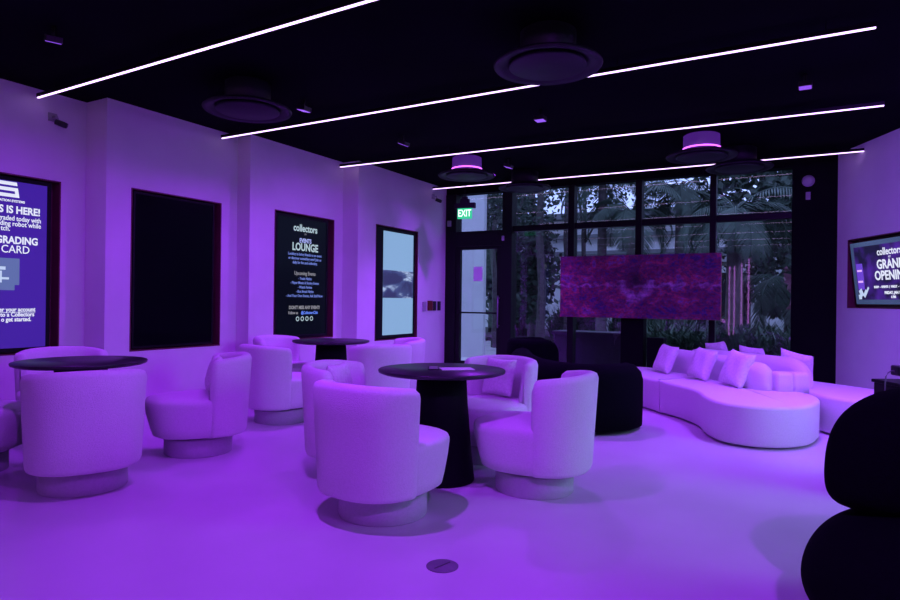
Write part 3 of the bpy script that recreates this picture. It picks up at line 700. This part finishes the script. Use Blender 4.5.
def slab(mb, path, th_, z0, z1, er=.15, rnd=.45, bulge=0.0, n=28):
    """upright rounded cushion following a plan path: rounded top and rounded ends"""
    P_ = [Vector(p) for p in path]
    for _ in range(2):
        q = [P_[0]]
        for a, b_ in zip(P_, P_[1:]): q += [a * .75 + b_ * .25, a * .25 + b_ * .75]
        q.append(P_[-1]); P_ = q
    ds = [0]
    for a, b_ in zip(P_, P_[1:]): ds.append(ds[-1] + (b_ - a).length)
    L = ds[-1]
    def at(s_):
        for i in range(len(ds) - 1):
            if s_ <= ds[i + 1] or i == len(ds) - 2:
                t_ = (s_ - ds[i]) / max(1e-6, ds[i + 1] - ds[i]); return P_[i].lerp(P_[i + 1], t_), (P_[i + 1] - P_[i]).normalized()
    rings = []; S_ = [er * (1 - math.cos(PI / 2 * k / 8)) for k in range(8)]
    S_ = S_ + [er + (L - 2 * er) * k / n for k in range(n + 1)] + [L - s_ for s_ in S_[::-1]]
    for s_ in S_:
        p, d = at(min(max(s_, 0), L)); nn = Vector((-d.y, d.x))
        e_ = max(0, 1 - min(s_, L - s_) / er); k = math.sqrt(max(0.0, 1 - e_ * e_)); kt = max(.12, k) if e_ > 0 else 1
        hw = th_ / 2 * (kt * .6 + .4 if k > .05 else .35); zt = z0 + (z1 - z0) * (1 - (1 - k) * (er / max(.05, (z1 - z0)) if er < (z1 - z0) else 1)); zt = max(zt, z0 + .05)
        r2 = min(hw * rnd * 2, (zt - z0) * .8)
        sec = []
        for k2 in range(7):
            a = PI * k2 / 6; cx = (hw - min(r2, hw)) * (1 if a < PI / 2 else -1) if abs(a - PI / 2) > .01 else 0
            sec.append((cx + min(r2, hw) * math.cos(a), zt - r2 + r2 * math.sin(a)))
        sec = [(hw * .97, z0)] + [(hw * (1 + bulge), z0 + (zt - z0) * .35)] + sec + [(-hw * (1 + bulge), z0 + (zt - z0) * .35), (-hw * .97, z0)]
        rings.append([(p.x + nn.x * c_, p.y + nn.y * c_, z) for c_, z in sec])
    mb.rings(rings)
SZ = .36
e = empty('sofa_section', 'white lobed sofa section bulging toward the room at the right', 'sofa', group='white island sofa sections')
mb = MB(); block(mb, smooth_loop([(-1.395, 7.075, 1), (-1.12, 6.79, 0), (-.92, 6.50, 0), (-.84, 6.16, 0), (-.66, 5.83, 0), (-.32, 5.76, 0), (-.02, 5.99, 0), (.09, 6.38, 0), (.09, 6.74, 0), (-.02, 6.98, 0), (-.30, 7.24, 0), (-.62, 7.52, 0), (-.935, 7.79, 1)], 2), .02, SZ, .032); mb.build('seat', 'fabric', e)
mb = MB(); slab(mb, [(-.92, 7.62), (-.74, 7.46), (-.60, 7.34)], .19, SZ - .01, .64, .08, .4); mb.build('backrest', 'fabric', e)
mb = MB(); slab(mb, [(-.60, 7.16), (-.50, 7.02), (-.38, 6.93), (-.31, 6.90)], .20, SZ - .01, .63, .14, .5); mb.build('backrest', 'fabric', e)
for k in range(2):
    mb = MB(); x0 = -.235 + k * .14; y0 = 6.96 + k * .085; slab(mb, [(x0 - .075, y0 - .045), (x0 + .075, y0 + .045)], .17, SZ - .01, .55, .03, .25, n=6); mb.build('end_cushion', 'fabric', e)
e = empty('sofa_section', 'white straight sofa section at the left end near the black pedestal', 'sofa', group='white island sofa sections')
mb = MB(); block(mb, smooth_loop([(-1.405, 7.085, 1), (-1.67, 7.36, 0), (-1.95, 7.72, 0), (-2.18, 8.12, 0), (-2.14, 8.42, 0), (-1.90, 8.55, 0), (-1.62, 8.42, 0), (-1.30, 8.12, 0), (-.945, 7.80, 1)], 2), .02, SZ, .032); mb.build('seat', 'fabric', e)
mb = MB(); slab(mb, [(-1.47, 8.24), (-1.24, 8.02), (-1.0, 7.80)], .20, SZ - .01, .64, .08, .4); mb.build('backrest', 'fabric', e)
e = empty('sofa_section', 'white rear sofa section facing the windows with long curved backrest', 'sofa', group='white island sofa sections')
mb = MB(); block(mb, smooth_loop([(.13, 6.80, 0), (.42, 6.58, 0), (.80, 6.62, 0), (1.02, 6.95, 0), (.92, 7.40, 0), (.55, 7.72, 0), (.18, 8.02, 0), (-.30, 8.38, 0), (-.85, 8.80, 0), (-1.35, 9.02, 0), (-1.66, 8.86, 0), (-1.60, 8.50, 0), (-1.22, 8.16, 0), (-.90, 7.86, 0), (-.30, 7.32, 0), (.02, 7.06, 0)], 2), .02, SZ, .032); mb.build('seat', 'fabric', e)
mb = MB(); slab(mb, [(-1.35, 8.50), (-.98, 8.16), (-.62, 7.86), (-.28, 7.58), (-.08, 7.40), (.0, 7.28)], .20, SZ - .01, .655, .26, .5); mb.build('backrest', 'fabric', e)
GP = 'throw pillows on the white sofa'
pillow(-1.50, 7.90, SZ + .175, 222, -22, 4, 'throw pillow on the sofa seat, leftmost, near the black pedestal', GP, .88)
pillow(-1.02, 7.42, SZ + .18, 222, -22, 4, 'throw pillow in the middle of the three on the front seat', GP, .90)
pillow(-.64, 7.03, SZ + .185, 222, -22, 6, 'throw pillow on the front seat, rightmost of the three', GP, .94)
pillow(-.98, 8.50, SZ + .20, 48, -15, 8, 'throw pillow peeking over the sofa back, left one before the windows', GP, .88)
pillow(-.56, 8.12, SZ + .18, 48, -15, -3, 'throw pillow peeking over the sofa back, middle one before the windows', GP, .90)
pillow(-.11, 7.66, SZ + .17, 56, -15, -10, 'throw pillow leaning on the right end of the rear sofa back', GP, .92)

# ================================================================== BLACK SEATING
e = empty('curved_sofa', 'low black curved sofa with rounded end behind the centre table', 'sofa', (-.14, -.05, 0))
mb = MB(); block(mb, smooth_loop([(-1.60, 5.85, 0), (-1.44, 6.05, 0), (-1.44, 6.35, 0), (-1.80, 6.85, 0), (-2.2, 7.5, 0), (-2.7, 8.05, 0), (-3.1, 8.1, 0), (-3.2, 7.75, 0), (-2.9, 7.0, 0), (-2.55, 6.35, 0), (-2.0, 5.75, 0)], 2), .05, .40, .08); mb.build('seat', 'blackfab', e)
mb = MB(); slab(mb, [(-1.40, 6.40), (-1.36, 6.02), (-1.50, 5.74), (-1.80, 5.70), (-2.20, 6.00), (-2.55, 6.50), (-2.85, 7.05), (-3.05, 7.55)], .30, .04, .635, .30, .5); mb.build('backrest', 'blackfab', e)
mb = MB(); mb.box(-1.62, -1.54, 5.86, 5.94, 0, .05); mb.box(-2.3, -2.22, 6.2, 6.28, 0, .05); mb.box(-2.95, -2.87, 7.4, 7.48, 0, .05); mb.box(-1.6, -1.52, 6.6, 6.68, 0, .05); mb.build('feet', 'darkplastic', e)
e = empty('black_lounge_chair', 'black rounded lounge chair by the window left of the black sofa', 'chair', (-3.42, 8.45, 0), D2(30))
mb = MB(); mb.lathe([(.30, .03), (.36, .05), (.37, .3), (.35, .36), (.28, .39)], 40); mb.build('seat', 'blackfab', e)
mb = MB(); slab(mb, [(.30, .22), (.02, .34), (-.26, .22), (-.34, -.05), (-.24, -.28), (.05, -.34), (.30, -.22)], .14, .04, .68, .2, .5); mb.build('backrest', 'blackfab', e)
mb = MB(); mb.lathe([(.22, 0), (.22, .035)], 32); mb.build('base', 'darkplastic', e)

# large near black armchair at the right edge
e = empty('black_armchair', 'large black rounded armchair cut off by the right edge of the picture', 'chair', (0.47, 2.95, 0), D2(29.67))
def blob(mb, cx, cy, lv, n=48, ex=2.4):
    rings = []
    for a, b_, z, dx in lv: rings.append([(cx + dx + p[0], cy + p[1], z) for p in (sup(a, b_, 2 * PI * k / n, ex) for k in range(n))])
    mb.rings(rings)
mb = MB(); blob(mb, 0, -.16, [(.40, .40, .03, 0), (.52, .47, .06, 0), (.565, .50, .14, 0), (.56, .50, .22, 0), (.53, .48, .30, 0), (.47, .44, .37, 0), (.40, .38, .41, 0), (.34, .32, .43, 0), (.2, .2, .45, 0), (.05, .05, .455, 0)]); mb.build('seat', 'blackfab', e, sub=2)
mb = MB(); blob(mb, 0, 0.08, [(.34, .15, .42, 0), (.395, .20, .45, 0), (.415, .22, .50, 0), (.412, .22, .60, 0), (.40, .21, .69, 0), (.36, .19, .77, 0), (.29, .16, .83, 0), (.20, .12, .87, 0), (.10, .07, .89, 0), (.03, .02, .896, 0)], ex=2.1); mb.build('backrest', 'blackfab', e, sub=2)
mb = MB(); mb.lathe([(.30, 0), (.30, .035)], 40, 0, -.16); mb.build('base', 'darkplastic', e)
# tall black stand behind it with a small clip lamp
e = empty('black_side_stand', 'black box stand behind the large black armchair', 'stand', (.547, 4.80, 0), D2(29.67))
mb = MB(); mb.box(-.12, .30, -.16, .16, 0, .712); mb.build('cabinet', 'black', e, bevel=.006)
mb = MB(); mb.box(-.13, .31, -.17, .17, .712, .733); mb.build('top_board', 'black', e, bevel=.004)
e = empty('small_camera', 'small black camera device with looping cable on the black stand', 'camera', (.547, 4.80, 0), D2(29.67))
mb = MB(); mb.box(-.10, .06, -.04, .04, .772, .835); mb.build('camera_body', 'darkplastic', e, bevel=.01)
mb = MB(); mb.tube([(.0, 0, .738), (.0, 0, .775)], .008); mb.lathe([(.035, .7335), (.035, .742)], 20, .0, 0); mb.build('foot', 'darkplastic', e)
mb = MB(); mb.tube([(-.155, 0, .02), (-.155, 0, .40), (-.156, 0, .72), (-.152, 0, .765), (-.138, 0, .79), (-.118, 0, .80), (-.09, 0, .80)], .004); mb.build('cable', 'grey', e)

# black pedestal by the window
e = empty('black_pedestal', 'tall black pedestal standing at the window behind the painting', 'pedestal', (-2.27, 9.52, 0))
mb = MB(); mb.box(-.165, .165, -.11, .11, .0, 1.28); mb.build('column', 'blackwall', e, bevel=.006)
mb = MB(); mb.box(-.185, .185, -.13, .13, 1.28, 1.31); mb.build('top_plate', 'black', e, bevel=.004)
mb = MB(); mb.box(-.115, .115, -.12, .12, 0, .70); o = mb.build('black_box', 'blackwall', loc=(-1.93, 9.50, 0), bevel=.006); tag(o, 'low black box standing right of the tall black pedestal', 'box')

# ================================================================== SMALL WALL AND FLOOR FITTINGS
e = empty('floor_outlet_cover', 'round metal floor outlet cover with a slot in the foreground', 'floor outlet', (-1.43, 2.47, 0), D2(75))
M['drain'] = pmat('dull_dark_brass', (.16, .15, .18), .55, metal=.4, noise=.15)
mb = MB(); mb.lathe([(.073, 0), (.073, .003), (.069, .005)], 40); mb.build('cover_plate', 'drain', e)
mb = MB(); mb.box(-.05, .05, -.003, .003, .0045, .0062); mb.build('slot', 'darkplastic', e)
e = empty('exit_sign', 'green glowing EXIT sign hanging in front of the glass door transom', 'exit sign', (-4.60, 8.50, 0), D2(8))
M['exitgreen'] = emat('green_exit_face', (0.03, 0.62, 0.30), 1.0); M['exitwhite'] = emat('white_green_exit_letters', (0.80, 1.0, 0.92), 1.6)
mb = MB(); mb.box(-.115, .115, -.012, .012, 2.46, 2.62); mb.build('sign_panel', 'exitgreen', e)
mb = MB(); mb.box(-.165, .165, -.035, .035, 2.62, 2.70); mb.box(-.07, .07, -.03, .03, 2.70, 2.76); mb.box(-.04, .04, -.025, .025, 2.76, 2.80); mb.build('canopy', 'black', e)
mb = MB(); mb.tube([(0, 0, 2.80), (0, 0, CZ)], .006); mb.build('hanging_rod', 'black', e)
text_mesh('lettering', 'EXIT', .15, 'exitwhite', (0, -.0135, 2.54), (1, 0, 0), (0, 0, 1), e, 'CENTER', .002, .70)
text_mesh('lettering', 'EXIT', .15, 'darkplastic', (0, .0135, 2.53), (-1, 0, 0), (0, 0, 1), e, 'CENTER', .002, .70)
mb = MB(); mb.box(-4.985, -4.80, WY - .004, WY - .002, 1.62, 1.83) if False else mb.box(-5.105, -4.93, WY + .028, WY + .031, 1.55, 1.80)
o = mb.build('paper_notice', 'paper'); tag(o, 'small paper notice taped on the glass door', 'notice')
def wallcam(x, y, z, lb):
    e = empty('security_camera', lb, 'security camera', (x, y, z))
    mb = MB(); mb.tube([(0, 0, .03), (.07, 0, .03), (.075, .01, 0)], .014); mb.box(0, .012, -.04, .04, -.01, .07); mb.build('bracket', 'plastic', e)
    mb = MB(); mb.tube([(.06, .0, -.02), (.11, .05, -.045), (.13, .07, -.055)], [.028, .03, .026], 14); mb.build('camera_body', 'darkplastic', e)
wallcam(-6.50, 3.45, 2.93, 'small security camera on the upper left wall above the violet advert')
wallcam(-5.65, 9.28, 2.96, 'small security camera high in the corner beside the transom window')
e = empty('wall_strobe', 'white wall alarm strobe, round head above a small plate on the black pier', 'alarm strobe', (-.03, WY, 0))
mb = MB(); 
mt = Matrix.Translation((0, 0, 2.87)) @ Matrix.Rotation(PI / 2, 4, 'X')
b2 = MB(); b2.lathe([(.075, 0), (.078, .015), (.06, .035), (.03, .045)], 32); mb.add([mt @ Vector(v) for v in b2.v], b2.f, True); mb.build('round_head', 'plastic', e)
mb = MB(); mb.box(-.028, .028, -.03, 0, 2.62, 2.72); mb.build('lower_plate', 'plastic', e, bevel=.004)
def plate(y0, y1, z0, z1, mat, nm, lb, cat, g=None):
    mb = MB(); mb.box(-5.65, -5.625, y0, y1, z0, z1); o = mb.build(nm, mat, bevel=.004); tag(o, lb, cat, g)
plate(8.98, 9.08, 1.02, 1.18, 'plastic', 'thermostat', 'white thermostat plate left of the red call point on the end of the left wall', 'thermostat')
plate(9.14, 9.28, 1.03, 1.20, 'red', 'fire_call_point', 'red fire alarm call point on the wall beside the door', 'fire alarm')
plate(9.32, 9.40, 1.03, 1.19, 'darkplastic', 'wall_switch', 'dark wall switch directly right of the red call point', 'wall switch')
plate(9.47, 9.55, 1.03, 1.19, 'darkplastic', 'wall_switch', 'dark wall switch nearest the door frame', 'wall switch')
mb = MB(); mb.box(-5.60, -5.53, WY - .06, WY - .02, 2.52, 2.62); o = mb.build('door_sensor', 'plastic', bevel=.004); tag(o, 'small white sensor box on the black door jamb near the transom', 'sensor')
mb = MB(); mb.box(-4.53, -4.49, WY - .07, WY - .03, 2.23, 2.31); o = mb.build('motion_sensor', 'plastic', bevel=.006); tag(o, 'tiny violet lit motion sensor on the wide black post', 'sensor')

# ================================================================== OUTSIDE
mb = MB(); mb.box(-22, 20, -10, 40, -.14, -.11); tag(mb.build('ground', 'concrete'), kind='structure')
mb = MB(); mb.box(-13, -6.52, 13.0, 13.12, -.11, 4.4); o = mb.build('garden_wall', 'whitewall'); tag(o, 'pale plain wall seen outside through the glass door', 'wall', kind='structure')
mb = MB(); rbox(mb, SW0 - 2.5, SW1 + 2.5, -1.75, -1.6, -.11, 3.6); tag(mb.build('sky_blocking_wall', 'planter'), 'unseen dark wall added to block sky light outside the side window', kind='structure')  # unseen wall added to cut the sky light entering the side window
# far building
e = empty('pale_building', 'pale building with horizontal ledges beyond the palm trees', 'building', (0, 0, 0))
mb = MB(); mb.box(-13, 5, 26, 30, -.02, 4.7); mb.build('facade_wall', 'facade', e)
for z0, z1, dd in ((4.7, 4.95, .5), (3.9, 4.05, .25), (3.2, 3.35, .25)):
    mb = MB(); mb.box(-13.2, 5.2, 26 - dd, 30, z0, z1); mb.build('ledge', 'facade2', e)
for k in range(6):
    x0 = -12 + k * 2.9
    mb = MB(); mb.box(x0, x0 + 1.4, 25.93, 26.0, .3, 2.4); f_ = mb.build('window', 'darkglass', e)
e = empty('planter_box', 'dark plum planter wall outside below the painting', 'planter', (0, 0, 0))
mb = MB(); mb.box(-3.78, -2.5, 10.25, 10.75, -.02, .66); mb.build('planter_panel', 'planter', e)
mb = MB(); mb.box(-3.82, -2.46, 10.2, 10.8, .66, .71); mb.build('planter_rim', 'planter', e)
mb = MB(); mb.box(-14, 9, 18.8, 26.0, -.02, .03); o = mb.build('garden_bed', 'soil'); tag(o, 'dark planted garden bed beyond the pale paving', 'garden bed', kind='structure')
mb = MB(); mb.box(-3.2, 3.5, 11.6, 18.8, -.02, .03); o = mb.build('garden_bed', 'soil'); tag(o, 'dark planted bed right outside the right hand windows', 'garden bed', kind='structure')

rnd = random.Random(11)
def leafcloud(mb, cx, cy, cz, rx_, ry_, rz_, n_, ls, clumps=14):
    cl = []
    for _ in range(clumps):
        while True:
            p = Vector((rnd.uniform(-1, 1), rnd.uniform(-1, 1), rnd.uniform(-1, 1)))
            if p.length < 1: break
        cl.append((p, rnd.uniform(.22, .42)))
    vs = []; fs = []
    for _ in range(n_):
        p, r_ = cl[rnd.randrange(len(cl))]
        q = p + Vector((rnd.gauss(0, .5), rnd.gauss(0, .5), rnd.gauss(0, .5))) * r_
        c = Vector((cx + q.x * rx_, cy + q.y * ry_, cz + q.z * rz_))
        d = Vector((rnd.gauss(0, 1), rnd.gauss(0, 1), rnd.gauss(0, .7) - .3)).normalized(); s_ = d.cross(Vector((rnd.gauss(0, 1), rnd.gauss(0, 1), rnd.gauss(0, 1)))).normalized()
        L = ls * rnd.uniform(.6, 1.3); w_ = L * .28; o = len(vs)
        vs += [c, c + d * L * .5 + s_ * w_, c + d * L, c + d * L * .5 - s_ * w_]; fs.append((o, o + 1, o + 2, o + 3))
    mb.add(vs, fs)
def frond(mb, base, az, el_, L, droop, nl=34, ll=.5, wid=.035):
    pts = []; p = Vector(base); a = el_
    for i in range(nl):
        pts.append(p.copy()); st = L / nl
        p = p + Vector((math.cos(az) * math.cos(a), math.sin(az) * math.cos(a), math.sin(a))) * st; a -= droop / nl * (1 + i / nl)
    mb.tube(pts[::3] + [pts[-1]], .018, 5)
    side = Vector((-math.sin(az), math.cos(az), 0)); vs = []; fs = []
    for i in range(2, nl):
        t_ = i / nl; l_ = ll * (math.sin(PI * min(1, t_ * .9 + .12))) ** .6; dirv = (pts[i] - pts[i - 1]).normalized()
        for sg in (1, -1):
            d = (side * sg + dirv * .7 + Vector((0, 0, -.55 + rnd.uniform(-.15, .15)))).normalized()
            w_ = dirv * wid; o = len(vs); b0_ = pts[i]
            vs += [b0_ - w_ * .5, b0_ + w_ * .5, b0_ + d * l_ * .6 + w_ * .5 + Vector((0, 0, -.02)), b0_ + d * l_ + Vector((0, 0, -.10 * l_)), b0_ + d * l_ * .6 - w_ * .5]; fs.append((o, o + 1, o + 2, o + 3, o + 4))
    mb.add(vs, fs)
def palm(x, y, h, nf, L, label, mat='leaf2', tr_=.13, lean=0.0):
    e = empty('palm_tree', label, 'palm tree', (x, y, 0), group='palm trees outside the windows')
    mb = MB(); mb.tube([(lean * (k / 8) ** 2, 0, h * k / 8 - .02) for k in range(9)], [tr_ * (1.15 - .3 * k / 8) * (1.05 if k % 2 else .97) for k in range(9)], 12); mb.build('trunk', 'bark', e)
    mb = MB()
    for k in range(nf):
        az = 2 * PI * k / nf + rnd.uniform(-.25, .25); frond(mb, (lean, 0, h), az, rnd.uniform(-.1, 1.1), L * rnd.uniform(.8, 1.1), rnd.uniform(1.3, 2.2))
    mb.build('fronds', mat, e)
def tree(x, y, h, cz, rx_, rz_, n_, ls, label, tr_=.085, mat='leaf', clumps=22, forks=3):
    e = empty('leafy_tree', label, 'tree', (x, y, 0), group='leafy trees outside the windows')
    mb = MB(); mb.tube([(0.05 * math.sin(k), .04 * math.cos(k * 2), h * k / 6 - .02) for k in range(7)], [tr_ * (1.2 - .5 * k / 6) for k in range(7)], 10)
    for k in range(forks):
        a = 2 * PI * k / forks + rnd.random(); mb.tube([(0, 0, h * .75), (math.cos(a) * rx_ * .3, math.sin(a) * rx_ * .3, h + .3), (math.cos(a) * rx_ * .6, math.sin(a) * rx_ * .6, cz + rz_ * .4)], [tr_ * .6, tr_ * .4, tr_ * .15], 8)
    mb.build('trunk', 'bark', e)
    mb = MB(); leafcloud(mb, 0, 0, cz, rx_, rx_, rz_, n_, ls, clumps); mb.build('foliage', mat, e)
tree(-9.4, 16.5, 3.6, 5.2, 2.6, 2.0, 4200, .15, 'leafy tree outside, left of the wide post beyond the door', mat='leaf')
tree(-7.3, 15.2, 3.4, 4.7, 2.2, 1.9, 3800, .14, 'pale trunked leafy tree outside the first window')
tree(-6.3, 19.8, 4.2, 6.2, 2.6, 2.2, 4200, .15, 'leafy tree outside the second window with bright sky gaps')
tree(-10.5, 21.5, 4.0, 4.2, 3.0, 3.2, 5200, .30, 'dark leafy tree far behind the first window')
tree(-8.6, 18.6, 3.0, 2.6, 1.6, 2.0, 4200, .24, 'low dense dark tree beyond the paving at the first window')
tree(-.6, 21.5, 3.4, 5.0, 2.6, 3.4, 6500, .26, 'tall dense tree outside the rightmost window')
tree(.9, 17.2, 2.8, 3.6, 1.7, 3.0, 6000, .22, 'dense tree close to the rightmost window beside the black pier')
palm(-5.05, 17.4, 4.6, 13, 2.0, 'palm tree outside the second window, dark drooping fronds')
palm(-4.15, 17.0, 3.6, 11, 1.9, 'palm tree outside the third window, left trunk')
palm(-3.05, 17.8, 4.2, 13, 1.9, 'palm tree outside the third window, right trunk', 'leaf')
palm(-1.35, 14.2, 3.1, 18, 2.0, 'large near palm tree outside the rightmost window', tr_=.16)
palm(-.35, 15.6, 1.6, 14, 1.7, 'short palm tree in the lower right of the rightmost window')
for k, (x, y) in enumerate([(-7.75, 18.9), (-6.95, 17.6), (-6.55, 18.9)]):
    mb = MB(); mb.tube([(x, y, -.02), (x + .06, y, 1.6), (x - .05, y, 3.2), (x, y, 5.2)], [.14, .12, .11, .09], 10); o = mb.build('bare_tree_trunk', 'bark')
    tag(o, ['slim pale tree trunk outside the first window, leftmost', 'slim pale tree trunk outside the first window, in the middle', 'slim pale tree trunk outside the first window, rightmost'][k], 'tree trunk', 'slim tree trunks beyond the paving')
def bush(x, y, w_, h, label, mat='leaf3', n_=520, ll=.75):
    mb = MB(); vs = []; fs = []
    for _ in range(n_):
        a = rnd.uniform(0, 2 * PI); r_ = w_ * math.sqrt(rnd.random()); b0_ = Vector((x + r_ * math.cos(a), y + r_ * math.sin(a) * .6, .02))
        az = rnd.uniform(0, 2 * PI); el_ = rnd.uniform(.6, 1.5); L = h * rnd.uniform(.5, 1.15); d = Vector((math.cos(az) * math.cos(el_), math.sin(az) * math.cos(el_), math.sin(el_)))
        s_ = Vector((-math.sin(az), math.cos(az), 0)) * rnd.uniform(.012, .028); o = len(vs); m1 = b0_ + d * L * .6; tip = b0_ + d * L + Vector((math.cos(az), math.sin(az), -.6)) * L * .22
        vs += [b0_ - s_, b0_ + s_, m1 + s_, tip, m1 - s_]; fs.append((o, o + 1, o + 2, o + 3, o + 4))
    mb.add(vs, fs); o = mb.build('garden_shrub', mat); tag(o, label, 'shrub', 'grassy shrubs in the garden bed'); return o
spots = [(-8.9, 20.4, 'far left shrub beyond the paving behind the first window'), (-6.7, 19.8, 'shrub beyond the paving under the left end of the painting'), (-4.9, 19.9, 'shrub under the left half of the painting, farther row'),
         (-3.1, 19.3, 'shrub under the middle of the painting, farther row'), (-2.9, 15.6, 'shrub just right of the black pedestal behind the glass'), (-2.45, 13.6, 'near shrub right of the black pedestal'),
         (-1.75, 12.9, 'shrub behind the leftmost sofa pillow, outside'), (-1.15, 13.0, 'shrub behind the middle sofa pillows, outside'), (-.55, 12.7, 'shrub under the vertical light reflections, outside'),
         (.1, 13.7, 'shrub outside at the right end of the rightmost window'), (.45, 12.6, 'shrub outside beside the black pier'), (-.9, 15.0, 'back row shrub outside the rightmost window')]
for k, (x, y, lb) in enumerate(spots): bush(x, y, .75, .95 if y < 16 else 1.3, lb)
mb = MB(); leafcloud(mb, -.02, 13.6, 1.25, .38, .3, .62, 420, .2, 9); o = mb.build('red_leaf_shrub', 'redleaf'); tag(o, 'dusky rose leaved shrub outside next to the black pier', 'shrub')
